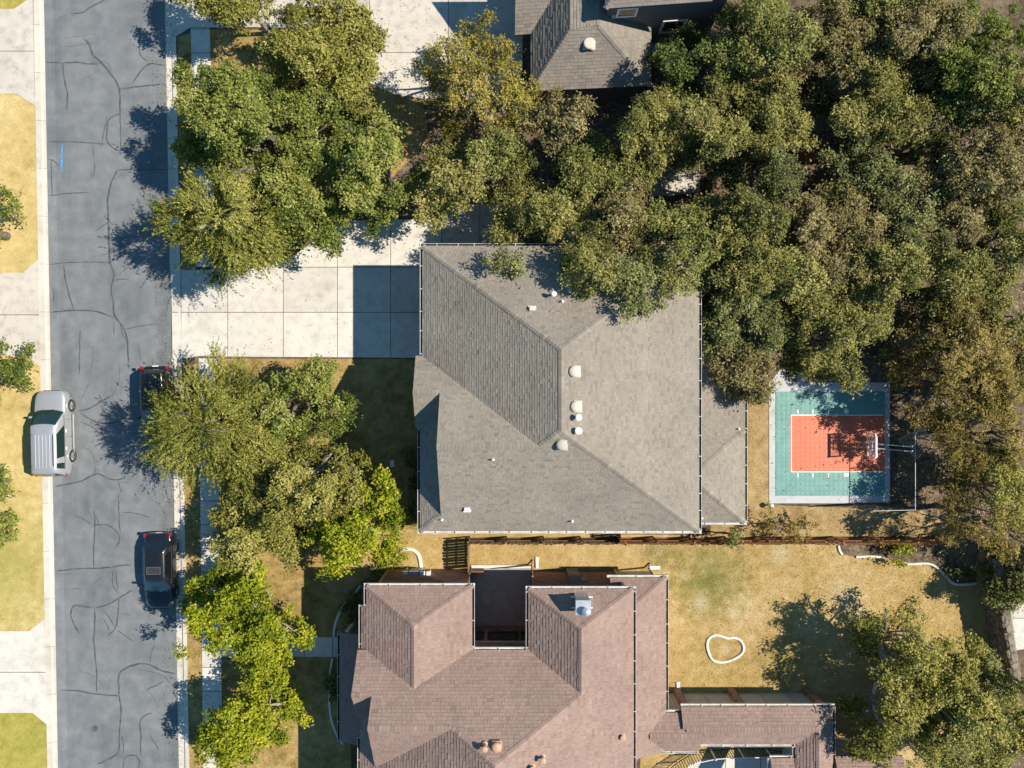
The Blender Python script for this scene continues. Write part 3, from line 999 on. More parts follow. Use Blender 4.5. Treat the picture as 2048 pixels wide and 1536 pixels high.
mb = MB(); mb.box((p[0], p[1], p[2] + 0.15), (0.75, 0.55, 0.14)); mb.box((p[0], p[1], p[2] + 0.05), (0.9, 0.7, 0.06)); mb.build('skylight', M['galv'], gh, bevel=0.03)
for px, py, z in ((1404, 1036, 3.1), (1478, 858, 3.1)):
    x, y, _ = W(px, py, z + 0.1); pipe_vent(gh, (x, y, z), 0.3, 0.05, M['white'], False)

# ------------------------------------------------------------------ the brown house
bh = thing('house', (0, -18, 0), 'brick house with reddish brown shingle roof around a dark courtyard', 'house')
bh.location = (0, 0, 0)
B = 5.3
bs = [
 [(-8.33, -11.56, B), (-2.29, -11.56, B), (-5.42, -13.39, 6.7)],                                       # 0 nw north
 [(-2.29, -11.56, B), (-5.42, -13.39, 6.7), (-5.42, -16.87, 6.7), (-2.29, -15.22, B)],                  # 1 nw east
 [(-8.33, -11.56, B), (-8.33, -15.22, B), (-5.42, -16.87, 6.7), (-5.42, -13.39, 6.7)],                  # 2 nw west
 [(-8.84, -15.22, B), (-8.33, -15.22, B), (-5.42, -16.87, 6.7), (-5.42, -17.15, 6.94), (-8.84, -17.15, 6.94)],  # 3 main north left
 [(-7.73, -17.15, 6.94), (3.67, -17.15, 6.94), (1.45, -18.45, 8.05), (-7.73, -18.45, 8.05)],           # 4 main north mid
 [(-3.2, -18.45, 8.05), (1.45, -18.45, 8.05), (-0.875, -19.82, 9.21)],                                 # 5 main north top
 [(-2.29, -15.22, B), (0.945, -15.22, B), (3.82, -17.1, 6.9), (3.67, -17.15, 6.94), (-5.42, -17.15, 6.94), (-5.42, -16.87, 6.7)],  # 6 main north court
 [(0.945, -11.73, B), (0.945, -15.22, B), (3.82, -17.1, 6.88), (3.82, -13.48, 6.88)],                  # 7 east block west
 [(0.945, -11.73, B), (6.955, -11.73, B), (3.82, -13.48, 6.88)],                                       # 8 east block north
 [(6.955, -11.73, B), (6.955, -17.1, B), (3.82, -17.1, 6.87), (3.82, -13.48, 6.87)],                   # 9 east
 [(6.955, -17.1, B), (6.955, -27, B), (-0.875, -27, 9.21), (-0.875, -19.82, 9.21), (3.82, -17.1, 6.87)],  # 10 east
 [(-8.7, -22.35, B), (-8.7, -27, B), (-0.875, -27, 9.21), (-0.875, -19.82, 9.21), (-3.2, -18.45, 8.05)],  # 11 west
 [(-7.73, -18.45, 8.05), (-7.73, -21.69, 5.785), (-3.2, -18.45, 8.05)],                                # 12 gable south
 [(-8.7, -19.08, B), (-7.73, -18.51, 5.785), (-7.73, -21.69, 5.785), (-8.7, -22.35, B)],               # 13 skirt
 [(-8.84, -17.15, 6.94), (-7.73, -17.15, 6.94), (-7.73, -18.51, 5.785), (-8.7, -19.08, B), (-8.84, -19.08, B)],  # 14 small gable south
 [(-8.66, -12.7, 5.12), (-8.33, -12.7, B), (-8.33, -15.2, B), (-8.66, -15.2, 5.12)],                   # 15 step
]
bcaps = [((-8.33, -11.56, B), (-5.42, -13.39, 6.7), 0, 2), ((-2.29, -11.56, B), (-5.42, -13.39, 6.7), 0, 1), ((-5.42, -13.39, 6.7), (-5.42, -16.87, 6.7), 1, 2),
         ((0.945, -11.73, B), (3.82, -13.48, 6.88), 8, 7), ((6.955, -11.73, B), (3.82, -13.48, 6.88), 8, 9), ((3.82, -13.48, 6.88), (3.82, -17.1, 6.88), 7, 9),
         ((3.82, -17.1, 6.88), (-0.875, -19.82, 9.21), 4, 10), ((-0.875, -19.82, 9.21), (-0.875, -27, 9.21), 10, 11), ((-7.73, -18.45, 8.05), (-3.2, -18.45, 8.05), 4, 12),
         ((-3.2, -18.45, 8.05), (-0.875, -19.82, 9.21), 5, 11), ((-8.84, -17.15, 6.94), (-7.75, -17.15, 6.94), 3, 14)]
roof(bh, bs, M['deck_brown'], M['shingle_brown'], 0.19, 0.26, B, bcaps)
L3 = 3.0
bl = [
 [(5.92, -11.69, L3), (9.3, -11.69, L3), (6.9, -13.3, 4.2), (5.92, -13.3, 4.2)],
 [(9.3, -11.69, L3), (9.3, -22.17, L3), (6.9, -22.17, 4.2), (6.9, -13.3, 4.2)],
 [(8.2, -19.84, L3 + 0.01), (11.3, -19.84, L3 + 0.01), (11.3, -21.0, 3.66), (8.2, -21.0, 3.66)],
 [(8.2, -22.17, L3 + 0.01), (11.3, -22.17, L3 + 0.01), (11.3, -21.0, 3.66), (8.2, -21.0, 3.66)],
 [(10.2, -19.45, L3 + 0.05), (19.36, -19.45, L3 + 0.05), (18.27, -20.6, 3.62), (10.2, -20.6, 3.62)],
 [(11.26, -21.74, L3 + 0.05), (17.1, -21.74, L3 + 0.05), (18.27, -20.6, 3.62), (11.26, -20.6, 3.62)],
 [(17.1, -21.74, L3 + 0.05), (17.1, -27, L3 + 0.05), (18.27, -27, 3.62), (18.27, -20.6, 3.62)],
 [(19.36, -19.45, L3 + 0.05), (19.36, -27, L3 + 0.05), (18.27, -27, 3.62), (18.27, -20.6, 3.62)],
 [(19.5, -22.47, L3), (23.6, -22.47, L3), (23.6, -24.5, 4.0), (19.5, -24.5, 4.0)],
 [(15.6, -22.6, L3), (17.0, -22.6, L3), (17.0, -24.5, 4.0), (15.6, -24.5, 4.0)],
]
roof(bh, bl, M['deck_brown'], M['shingle_brown'], 0.19, 0.26, L3, [((9.3, -11.69, L3), (6.9, -13.3, 4.2), 0, 1), ((8.2, -21.0, 3.66), (11.3, -21.0, 3.66), 2, 3),
     ((10.4, -20.6, 3.62), (18.27, -20.6, 3.62), 4, 5), ((18.27, -20.6, 3.62), (19.36, -19.45, 3.05), 4, 7), ((18.27, -20.6, 3.62), (18.27, -27, 3.62), 6, 7)], deck=0.12)
roof(bh, [[(-10.42, -15.0, 2.95), (-10.42, -21.6, 2.95), (-8.6, -21.6, 3.7), (-8.6, -15.0, 3.7)]], M['deck_brown'], M['shingle_brown'], 0.19, 0.26, 2.95, [])
for a, b, o, d in (((-8.5, -11.56, B), (-2.12, -11.56, B), (0, 1), False), ((-8.33, -11.56, B), (-8.33, -12.7, B), (-1, 0), True), ((-8.66, -12.7, 5.12), (-8.66, -15.2, 5.12), (-1, 0), True),
                   ((-2.29, -11.56, B), (-2.29, -15.2, B), (1, 0), True), ((-2.29, -15.22, B), (0.945, -15.22, B), (0, 1), False), ((0.945, -11.73, B), (0.945, -15.2, B), (-1, 0), True),
                   ((0.78, -11.73, B), (7.1, -11.73, B), (0, 1), False), ((6.955, -11.73, B), (6.955, -27, B), (1, 0), True), ((-8.7, -20.2, B), (-8.7, -27, B), (-1, 0), True),
                   ((5.75, -11.69, L3), (9.45, -11.69, L3), (0, 1), False), ((9.3, -11.69, L3), (9.3, -19.8, L3), (1, 0), True), ((9.3, -19.84, L3), (11.3, -19.84, L3), (0, 1), False),
                   ((10.2, -19.45, L3 + 0.05), (19.5, -19.45, L3 + 0.05), (0, 1), False), ((7.1, -22.17, L3), (11.3, -22.17, L3), (0, -1), False), ((11.4, -21.74, L3 + 0.05), (17.1, -21.74, L3 + 0.05), (0, -1), False),
                   ((19.36, -19.45, L3 + 0.05), (19.36, -22.4, L3 + 0.05), (1, 0), True), ((17.1, -21.9, L3), (17.1, -22.7, L3), (-1, 0), True), ((15.6, -22.6, L3), (17.0, -22.6, L3), (0, 1), False), ((15.6, -22.6, L3), (15.6, -24.5, L3), (-1, 0), False), ((-10.42, -15.0, 2.95), (-10.42, -21.6, 2.95), (-1, 0), True)):
    gutter(bh, a, b, o, lined=d, step=1.3)
wall(bh, [(-7.95, -11.9), (-2.62, -11.9), (-2.62, -15.55), (1.28, -15.55), (1.28, -12.05), (6.6, -12.05), (6.6, -27), (-8.3, -27), (-8.3, -15.5), (-7.95, -15.5)], 0.0, 5.2, M['brick'], 'brick_wall')
wall(bh, [(6.61, -12.05), (8.95, -12.05), (8.95, -19.9), (19.0, -19.9), (19.0, -27), (17.4, -27), (17.4, -21.4), (8.95, -21.4), (8.95, -21.9), (6.61, -21.9)], 0.0, 2.9, M['stucco_cream'], 'lower_wall')
wall(bh, [(19.6, -22.75), (23.4, -22.75), (23.4, -24.4), (19.6, -24.4)], 0.0, 2.85, M['stucco_cream'], 'annex_wall')
mb = MB()
mb.poly([(-7.66, -17.15, 6.85), (-7.66, -18.45, 7.9), (-7.66, -21.6, 5.7), (-7.66, -21.6, 5.2), (-7.66, -17.15, 5.2)])
mb.poly([(-8.6, -15.5, 5.2), (-8.6, -17.15, 6.8), (-8.6, -18.95, 5.2)])
mb.build('gable_wall', M['brick'], bh)
# porch posts
for y in (-15.3, -17.4, -19.5, -21.3):
    mb = MB(); mb.box((-10.15, y, 1.45), (0.22, 0.22, 2.85)); mb.build('porch_post', M['white'], bh)
# courtyard windows and wall corner bricks
window(bh, (-0.55, -15.55, 2.1), 1.9, 1.5, (0, 1), panes=2, frame_mat=M['iron'])
window(bh, (-2.1, -15.55, 2.1), 0.75, 1.5, (0, 1), frame_mat=M['iron'])
window(bh, (0.88, -15.55, 2.1), 0.7, 1.5, (0, 1), frame_mat=M['iron'])
mb = MB(); mb.box((-0.66, -15.52, 3.15), (3.8, 0.08, 0.16)); mb.build('lintel', M['stucco_cream'], bh)
# pilaster / stucco panel on the north wall, and pipes on the wall corner
mb = MB(); mb.box((3.85, -11.93, 2.6), (0.75, 0.24, 5.1)); mb.build('pilaster', M['stucco_grey'], bh)
for x in (-7.95, 6.6):
    mb = MB(); mb.box((x, -11.98, 2.6), (0.16, 0.18, 5.1)); mb.build('downspout', M['vent_tan'], bh)
# timber lattice screens lying against the north wall (dark slats in the sun)
for i, (x, y) in enumerate(((1.25, -11.55), (8.75, -11.75), (9.9, -19.65))):
    mb = MB()
    mb.tube([(x, y - 0.1, 2.9), (x, y - 0.05, 0.35), (x + (0.1 if i < 2 else 0), y + 0.25, 0.14)], 0.055, 6)
    mb.build('downspout', M['brick'] if i < 2 else M['vent_tan'], bh)
# brick piers and panels of the rear patio
for px in (1352, 1460, 1612):
    x, y, _ = W(px, 1383, 0.0)
    mb = MB(); mb.box((x, -19.72, 1.4), (0.42, 0.34, 2.75)); mb.build('brick_pier', M['brick'], bh)
for px in (1405, 1517, 1570):
    x, y, _ = W(px, 1383, 0.0)
    mb = MB(); mb.box((x, -19.86, 1.4), (0.06, 0.07, 2.7)); mb.build('panel_strip', M['siding'], bh)
# metal chimney
mb = MB(); mb.box((3.91, -12.25, 6.25), (0.76, 0.72, 1.6)); ch = mb.build('chimney', M['galv'], bh, bevel=0.012)
mb = MB(); mb.box((3.91, -12.25, 7.07), (0.84, 0.80, 0.05)); mb.build('chimney_top', M['galv'], ch)
mb = MB(); mb.lathe([(0.15, 7.08), (0.15, 7.32), (0.24, 7.33), (0.24, 7.40), (0.12, 7.52), (0.02, 7.55)], 16, (4.05, -12.4, 0)); mb.build('chimney_cap', M['galv'], ch)
for x in (3.45, 4.4):
    mb = MB(); mb.box((x, -12.0, 5.95), (0.3, 0.05, 0.05)); mb.build('chimney_bracket', M['white'], ch)
    mb = MB(); mb.box((x, -12.5, 6.3), (0.22, 0.05, 0.05)); mb.build('chimney_bracket', M['white'], ch)
def zb(x, y):
    return min(5.3 + 0.5 * (6.95 - x), 5.3 + 0.85 * (-15.22 - y))
def on_brown(px, py):
    x, y, _ = W(px, py, 8.0)
    for k in range(6):
        z = zb(x, y); x, y, _ = W(px, py, z)
    return (x, y, z)
dome_vent(bh, on_brown(993, 1492), 0.27, M['vent_tan'])
for px, py, h in ((970, 1488, 0.65), (1085, 1512, 0.6), (1065, 1532, 0.4), (1245, 1472, 0.3)):
    pipe_vent(bh, on_brown(px, py), h, 0.085, M['vent_tan'])
# courtyard floor
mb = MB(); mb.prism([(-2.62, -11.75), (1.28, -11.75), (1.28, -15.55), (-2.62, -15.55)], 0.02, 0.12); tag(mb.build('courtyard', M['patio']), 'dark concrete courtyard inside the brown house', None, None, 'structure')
mb = MB(); mb.box((-0.67, -11.72, 0.17), (3.9, 0.18, 0.2)); tag(mb.build('courtyard_sill', M['edging'], bpy.data.objects['courtyard']))
mb = MB(); mb.box((-2.2, -11.95, 0.55), (0.8, 0.25, 0.9)); mb.build('pier', M['brick'], bh)
# splash blocks
for px, py, rz, lab in ((1075, 1124, 0.0, 'white splash block on the side lawn beside the courtyard'), (1310, 1134, 1.57, 'white splash block at the corner of the back lawn'), (1356, 1373, 0.0, 'white splash block on the back lawn by the patio wall')):
    x, y, _ = W(px, py)
    mb = MB()
    mb.add([(-0.12, 0.35, 0.0), (0.12, 0.35, 0.0), (0.1, -0.35, 0.0), (-0.1, -0.35, 0.0), (-0.12, 0.35, 0.08), (0.12, 0.35, 0.08), (0.1, -0.35, 0.12), (-0.1, -0.35, 0.12),
            (-0.07, 0.33, 0.06), (0.07, 0.33, 0.06), (0.06, -0.3, 0.06), (-0.06, -0.3, 0.06)],
           [(0, 1, 5, 4), (1, 2, 6, 5), (2, 3, 7, 6), (3, 0, 4, 7), (4, 5, 9, 8), (5, 6, 10, 9), (6, 7, 11, 10), (7, 4, 8, 11), (8, 9, 10, 11)])
    o = mb.build('splash_block', M['white'], None, loc=(x, y, 0.1)); o.rotation_euler = (0, 0, rz)
    tag(o, lab, 'splash block', 'splash blocks below the downspouts')
# meter boxes on the north wall
for i, (px, w, d, h, z, lab) in enumerate(((812, 0.25, 0.2, 0.5, 1.3, 'small grey meter box on the brick wall, leftmost of the row'), (829, 0.55, 0.22, 0.75, 1.2, 'wide pale meter cabinet on the brick wall'),
                                  (846, 0.28, 0.2, 0.55, 1.3, 'narrow cream box right of the wide meter cabinet'), (858, 0.2, 0.2, 0.5, 1.4, 'narrow white box, rightmost on the brick wall'))):
    x = (px - 1024) / S * (1 - z / H)
    t = thing('meter_box', (x, -11.9 + d / 2, z), lab, 'meter box', 'boxes on the north brick wall')
    mb = MB(); mb.box((0, 0, 0), (w, d, h)); mb.build('cabinet', M['stucco_cream' if i != 3 else 'white'], t, bevel=0.015)
    mb = MB(); mb.box((0, 0.01, h / 2 + 0.015), (w + 0.05, d + 0.04, 0.03)); mb.build('lid', M['galv' if i == 1 else 'white'], t)
    mb = MB(); mb.box((0, 0, -h / 2 - 0.3), (0.05, 0.05, 0.6)); mb.build('conduit', M['white'], t)

# ------------------------------------------------------------------ the house at the top
nh = thing('house', (0, 0, 0), 'grey stucco house at the top with shaded wall and white framed windows', 'house')
A1 = W(1062, 182, 3); A2 = W(1302, 171, 3); A3 = W(1198, 50, 5.0); A4 = W(1140, 58, 5.0)
B1 = W(1302, -30, 3); A5 = W(1198, -160, 5.0); A6 = W(1140, -160, 5.0); A0 = W(1040, -160, 3)
def fitz(p, a, b, c):
    a, b, c = Vector(a), Vector(b), Vector(c); n = (b - a).cross(c - a)
    return (p[0], p[1], a.z - (n.x * (p[0] - a.x) + n.y * (p[1] - a.y)) / n.z)
A4 = fitz(A4, A1, A2, A3)
W2 = (A1[0] - 0.1, 30.0, 3.0)
ns = [[A1, A2, A3, A4], [A1, A4, (A4[0], 30.0, A4[2]), fitz(W2, A1, A4, (A4[0], 30.0, A4[2]))], [A2, (A2[0], 30.0, 3.0), (A3[0], 30.0, 5.0), A3],
      [W(1030, 70, 3.0), W(1080, 66, 3.0), (4.0, 25.0, 5.6), (0.2, 25.0, 5.6)], [A4, A3, (A3[0], 30.0, 5.0), (A4[0], 30.0, A4[2])]]
ns[3] = [(p[0], p[1], p[2]) for p in ns[3]]
ns[3][3] = fitz(ns[3][3], ns[3][0], ns[3][1], ns[3][2])
roof(nh, ns, M['deck_north'], M['shingle_north'], 0.19, 0.34, 3.0, [(A1, A4, 0, 1), (A2, A3, 0, 2)])
wall(nh, [(A1[0] + 0.35, A1[1] + 0.4), (A2[0] - 0.35, A2[1] + 0.4), (A2[0] - 0.35, 30), (A1[0] + 0.35, 30)], 0, 2.9, M['stucco_grey'])
U1 = W(1211, 17, 6.2); U2 = W(1425, 2, 6.2)
us = [[U1, U2, (U2[0] - 2.5, U2[1] + 4, 8.2), (U1[0] + 2.5, U1[1] + 4, 8.2)], [U1, (U1[0] + 2.5, U1[1] + 4, 8.2), (U1[0] + 2.5, 32, 8.2), (U1[0], 32, 6.2)]]
us[0][3] = fitz(us[0][3], us[0][0], us[0][1], us[0][2]); z3 = us[0][3][2]
us[1] = [U1, us[0][3], (U1[0] + 2.5, 32, z3), fitz((U1[0], 32, 6.2), U1, us[0][3], (U1[0] + 2.5, 32, z3))]
roof(nh, us, M['deck_north'], M['shingle_north'], 0.19, 0.34, 6.2, [(us[0][0], us[0][3], 0, 1)])
ang = math.atan2(U2[1] - U1[1], U2[0] - U1[0])
wp = [(U1[0] + 0.25, U1[1] + 0.3), (U2[0] + 1.0, U2[1] + 0.38), (U2[0] + 1.0, 32), (U1[0] + 0.25, 32)]
wall(nh, wp, 0, 6.1, M['stucco_grey'], 'upper_wall')
nd = (math.sin(ang), -math.cos(ang))
def on_wall(px, z):
    x = (px - 1024) / S * (1 - z / H)
    t = (x - wp[0][0]) / (wp[1][0] - wp[0][0])
    return (x, wp[0][1] + t * (wp[1][1] - wp[0][1]), z)
window(nh, on_wall(1254, 5.05), 1.2, 1.0, nd, fw=0.13)
window(nh, on_wall(1346, 2.95), 1.5, 1.5, nd, fw=0.13)
x, y, _ = W(1179, 86, 4.6)
z = fitz((x, y, 0), A1, A2, A3)[2]
mb = MB(); mb.lathe([(0.27, -0.1), (0.27, 0.1), (0.34, 0.12), (0.345, 0.2), (0.3, 0.235), (0.15, 0.25)], 22, (x, y, z)); mb.box((x, y, z + 0.0), (0.72, 0.62, 0.03))
mb.build('roof_vent', M['vent_beige'], nh)
mb = MB(); p = W(1222, 40, 4.4); mb.box((p[0] + 0.1, p[1] + 0.1, 4.3), (0.22, 0.2, 1.2)); mb.build('downspout', M['stucco_cream'], nh)
# air conditioner by its wall
t = thing('air_conditioner', W(1311, 92, 0.8)[:2] + (0.08,), 'pale air conditioner box beside the house at the top', 'air conditioner')
mb = MB(); mb.box((0, 0, 0.4), (0.75, 0.75, 0.8)); mb.build('cabinet', M['stucco_cream'], t, bevel=0.03)
mb = MB(); mb.lathe([(0.3, 0.80), (0.3, 0.83), (0.25, 0.835), (0.1, 0.85)], 16); mb.build('fan_guard', M['galv'], t)


# ------------------------------------------------------------------ fences
def picket_fence(name, label, p0, p1, h, mat, cat='fence', posts=True, side=1, z=0.08, pw=0.14, group=None):
    a = Vector((p0[0], p0[1], z)); b = Vector((p1[0], p1[1], z))
    e = b - a; L = e.length; e.normalize(); rz = math.atan2(e.y, e.x)
    nrm = Vector((-e.y, e.x, 0)) * side
    t = thing(name, a, label, cat, group)
    meshes = []
    for k in range(4):
        mb = MB()
        hh = h * (1 + 0.012 * (k - 1.5)); c = 0.03
        w2 = pw / 2 - 0.006; d = 0.011
        o = [(-w2, 0), (w2, 0), (w2, hh - c), (w2 - c, hh), (-w2 + c, hh), (-w2, hh - c)]
        vs = [(x, -d, zz) for x, zz in o] + [(x, d, zz) for x, zz in o]
        mb.add(vs, [(0, 1, 2, 3, 4, 5), (11, 10, 9, 8, 7, 6)] + [(i, 6 + i, 6 + (i + 1) % 6, (i + 1) % 6) for i in range(6)])
        me = mb.mesh('picket'); me.materials.append(mat); meshes.append(me)
    n = int(L / pw)
    for i in range(n):
        o = link('picket', random.choice(meshes), None, t)
        p = e * (L * (i + 0.5) / n)
        o.location = (p.x, p.y, random.uniform(-0.02, 0.02)); o.rotation_euler = (random.gauss(0, 0.012), random.gauss(0, 0.006), rz + random.gauss(0, 0.02))
    if posts:
        for zz in (0.3, h * 0.52, h - 0.25):
            mb = MB(); c = e * (L / 2) + nrm * 0.035; mb.box((c.x, c.y, zz), (L, 0.045, 0.09), rz); mb.build('rail', mat, t)
        k = max(1, round(L / 2.4))
        for i in range(k + 1):
            c = e * (L * i / k) + nrm * 0.11
            mb = MB(); mb.box((c.x, c.y, h / 2), (0.09, 0.09, h - 0.05), rz); mb.build('post', mat, t)
    return t


FY = -9.93
picket_fence('wooden_fence', 'long reddish cedar picket fence below the grey house and the court', (W(1240, 0)[0] * 0.965, FY), (27.5, FY), 1.83, M['cedar'])
picket_fence('wooden_fence', 'weathered cedar picket fence between the grey house and the side lawn', (-2.72, FY), (6.7, FY), 1.83, M['cedar_old'])
picket_fence('wooden_gate', 'short cedar gate fence casting a striped shadow beside the courtyard', (-2.74, FY - 0.05), (-2.74, -11.75), 1.83, M['cedar_old'], 'gate', pw=0.17)
picket_fence('wooden_gate', 'short cedar fence return joining the grey house wall', (6.72, FY + 0.05), (6.72, -8.15), 1.83, M['cedar_old'], 'gate')
picket_fence('wooden_fence', 'shaded cedar fence half hidden under the live oaks at the top', (3.6, 14.35), (29.0, 14.35), 1.8, M['cedar'], side=-1)
# curved iron fence beside the lower right roofs
cv = [W(1325, 1545), W(1352, 1522), W(1378, 1506), W(1420, 1497), W(1475, 1494), W(1530, 1494), W(1562, 1500)]
t = thing('iron_fence', (cv[3][0], cv[3][1], 0.09), 'curved dark iron railing on the lawn below the rear wing roof', 'fence')
def rel(p, z): return (p[0] - cv[3][0], p[1] - cv[3][1], z)
for zz in (0.15, 1.25):
    mb = MB(); mb.tube([rel(p, zz) for p in cv], 0.03, 6); mb.build('rail', M['white' if zz > 1 else 'iron'], t)
Lc = 0
for a, b in zip(cv[:-1], cv[1:]):
    k = max(2, int(math.hypot(b[0] - a[0], b[1] - a[1]) / 0.16))
    for i in range(k):
        q = (a[0] + (b[0] - a[0]) * i / k, a[1] + (b[1] - a[1]) * i / k)
        mb = MB(); c = rel(q, 0); mb.box((c[0], c[1], 0.68), (0.035, 0.035, 1.1)); mb.build('baluster', M['iron'], t)
    mb = MB(); c = rel(a, 0); mb.box((c[0], c[1], 0.68), (0.08, 0.08, 1.36)); mb.build('post', M['white'], t)
panels('pool_patio', [(1375, 1528), (1410, 1515), (1560, 1510), (1560, 1640), (1375, 1640)], [1370, 1450, 1520, 1570], [1500, 1580, 1650], M['concrete'], 0.13, 'pale curved patio inside the iron railing')

# stone wall at the right edge
sw = thing('stone_wall', W(1952, 1108) [:2] + (0.08,), 'rough stone retaining wall standing dark beside the back lawn', 'wall')
p0 = Vector(W(1950, 1105)); p1 = Vector(W(1988, 1345)); e = (p1 - p0); Ls = e.length; e.normalize(); nrm = Vector((e.y, -e.x, 0))
if nrm.x > 0: nrm = -nrm
mb = MB()
q = e * (Ls / 2) - nrm * 0.25
mb.box((q.x, q.y, 0.85), (Ls, 0.36, 1.7), math.atan2(e.y, e.x)); mb.build('core', M['mortar'], sw)
stm = []
for k in range(6):
    mb = MB(); rr = random.Random(k)
    vs = []
    for (y, sc) in ((0.0, 1.0), (0.07, 0.98), (0.13, 0.72)):
        for (x, z) in ((-0.5, -0.5), (0.0, -0.53), (0.5, -0.5), (0.52, 0.0), (0.5, 0.5), (0.0, 0.52), (-0.5, 0.5), (-0.52, 0.0)):
            vs.append(((x + rr.uniform(-0.07, 0.07)) * sc, y, (z + rr.uniform(-0.08, 0.08)) * sc))
    mb.add(vs, [(i, (i + 1) % 8, 8 + (i + 1) % 8, 8 + i) for i in range(8)] + [(8 + i, 8 + (i + 1) % 8, 16 + (i + 1) % 8, 16 + i) for i in range(8)] + [tuple(range(16, 24))])
    me = mb.mesh('stone'); me.materials.append(M['stone']); stm.append(me)
rz = math.atan2(nrm.y, nrm.x) - math.pi / 2
for r in range(7):
    x = -0.1
    while x < Ls:
        w = random.uniform(0.25, 0.6); hh = 0.255
        for (nn, off) in ((nrm, -0.07),):
            o = link('stone', random.choice(stm), None, sw)
            q = e * (x + w / 2) + nn * off
            o.location = (q.x, q.y, 0.13 + r * 0.25); o.rotation_euler = (0, random.uniform(-0.05, 0.05), rz); o.scale = (w * 0.95, random.uniform(0.7, 1.5), hh * random.uniform(0.85, 0.98))
        x += w
x = 0.0
while x < Ls:
    w = random.uniform(0.35, 0.7)
    o = link('coping_stone', random.choice(stm), None, sw)
    q = e * (x + w / 2) - nrm * 0.25
    o.location = (q.x, q.y, 1.69); o.rotation_euler = (math.pi / 2, 0, rz); o.scale = (w * 0.96, 0.8, 0.5 * random.uniform(0.85, 1.05))
    x += w


# lawn edging
def edging(pts, label, w=0.155, h=0.12, closed=False, z=0.08):
    P = [Vector((W(*p)[0], W(*p)[1], 0)) for p in pts]
    if closed: P = P + [P[0]]
    # Catmull-Rom
    Q = []
    n = len(P)
    for i in range(n - 1):
        a = P[i - 1] if i > 0 else (P[-2] if closed else P[0]); b = P[i]; c = P[i + 1]
        d = P[i + 2] if i + 2 < n else (P[1] if closed else P[-1])
        for k in range(6):
            t = k / 6
            Q.append(0.5 * ((2 * b) + (c - a) * t + (2 * a - 5 * b + 4 * c - d) * t * t + (3 * b - a - 3 * c + d) * t ** 3))
    Q.append(P[-1])
    c0 = Q[0].copy()
    mb = MB(); vs = []; prof = [(-w / 2, -0.05), (-w / 2, h * 0.7), (-w * 0.3, h), (w * 0.3, h), (w / 2, h * 0.7), (w / 2, -0.05)]
    for i, q in enumerate(Q):
        d = Q[min(i + 1, len(Q) - 1)] - Q[max(i - 1, 0)]; d.normalize(); nn = Vector((-d.y, d.x, 0))
        j = random.uniform(-0.008, 0.008)
        for (s, zz) in prof: vs.append((q.x - c0.x + nn.x * s, q.y - c0.y + nn.y * s, zz + j))
    k = len(prof)
    fs = [(i * k + m + 1, i * k + m, (i + 1) * k + m, (i + 1) * k + m + 1) for i in range(len(Q) - 1) for m in range(k - 1)]
    fs += [tuple(range(k)), tuple(range(len(Q) * k - 1, (len(Q) - 1) * k - 1, -1))]
    mb.add(vs, fs)
    o = mb.build('lawn_edging', M['edging'], None, loc=(c0.x, c0.y, z))
    return tag(o, label, 'edging', 'white lawn edgings')


edging([(722, 1170), (708, 1190), (690, 1208), (677, 1232), (670, 1255), (669, 1271)], 'white curved edging above the front walk')
edging([(666, 1315), (662, 1345), (660, 1390), (662, 1425), (668, 1450), (677, 1472), (687, 1486)], 'white edging along the porch below the front walk', w=0.14)
edging([(522, 1390), (532, 1379), (547, 1376), (560, 1384), (566, 1398)], 'white arc of edging beside the lower street tree')
edging([(806, 1097), (826, 1099), (837, 1108), (841, 1122), (843, 1138)], 'white hooked edging on the side lawn by the green shrub', w=0.22)
edging([(1413, 1290), (1416, 1277), (1428, 1269), (1441, 1271), (1454, 1275), (1467, 1274), (1480, 1280), (1486, 1294), (1481, 1307), (1461, 1319), (1439, 1323), (1424, 1318), (1417, 1306)],
       'closed white kidney shaped edging ring on the back lawn', closed=True, w=0.16)
edging([(1675, 1090), (1677, 1100), (1682, 1108)], 'short white edging hook below the cedar fence')
edging([(1710, 1113), (1740, 1112), (1766, 1114)], 'short straight white edging of the mulch bed', w=0.15)
edging([(1795, 1120), (1812, 1127), (1850, 1126), (1868, 1132), (1886, 1148), (1900, 1163), (1915, 1168), (1950, 1166)], 'long wavy white edging leading to the stone wall', w=0.15)
edging([(1750, 1362), (1745, 1385), (1745, 1412), (1752, 1432), (1765, 1448), (1778, 1457)], 'white edging curving below the lower right tree', w=0.17)
edging([(1800, 1322), (1820, 1315), (1846, 1311), (1870, 1313), (1890, 1322), (1902, 1332)], 'white edging arc half covered by the lower right tree', w=0.17)

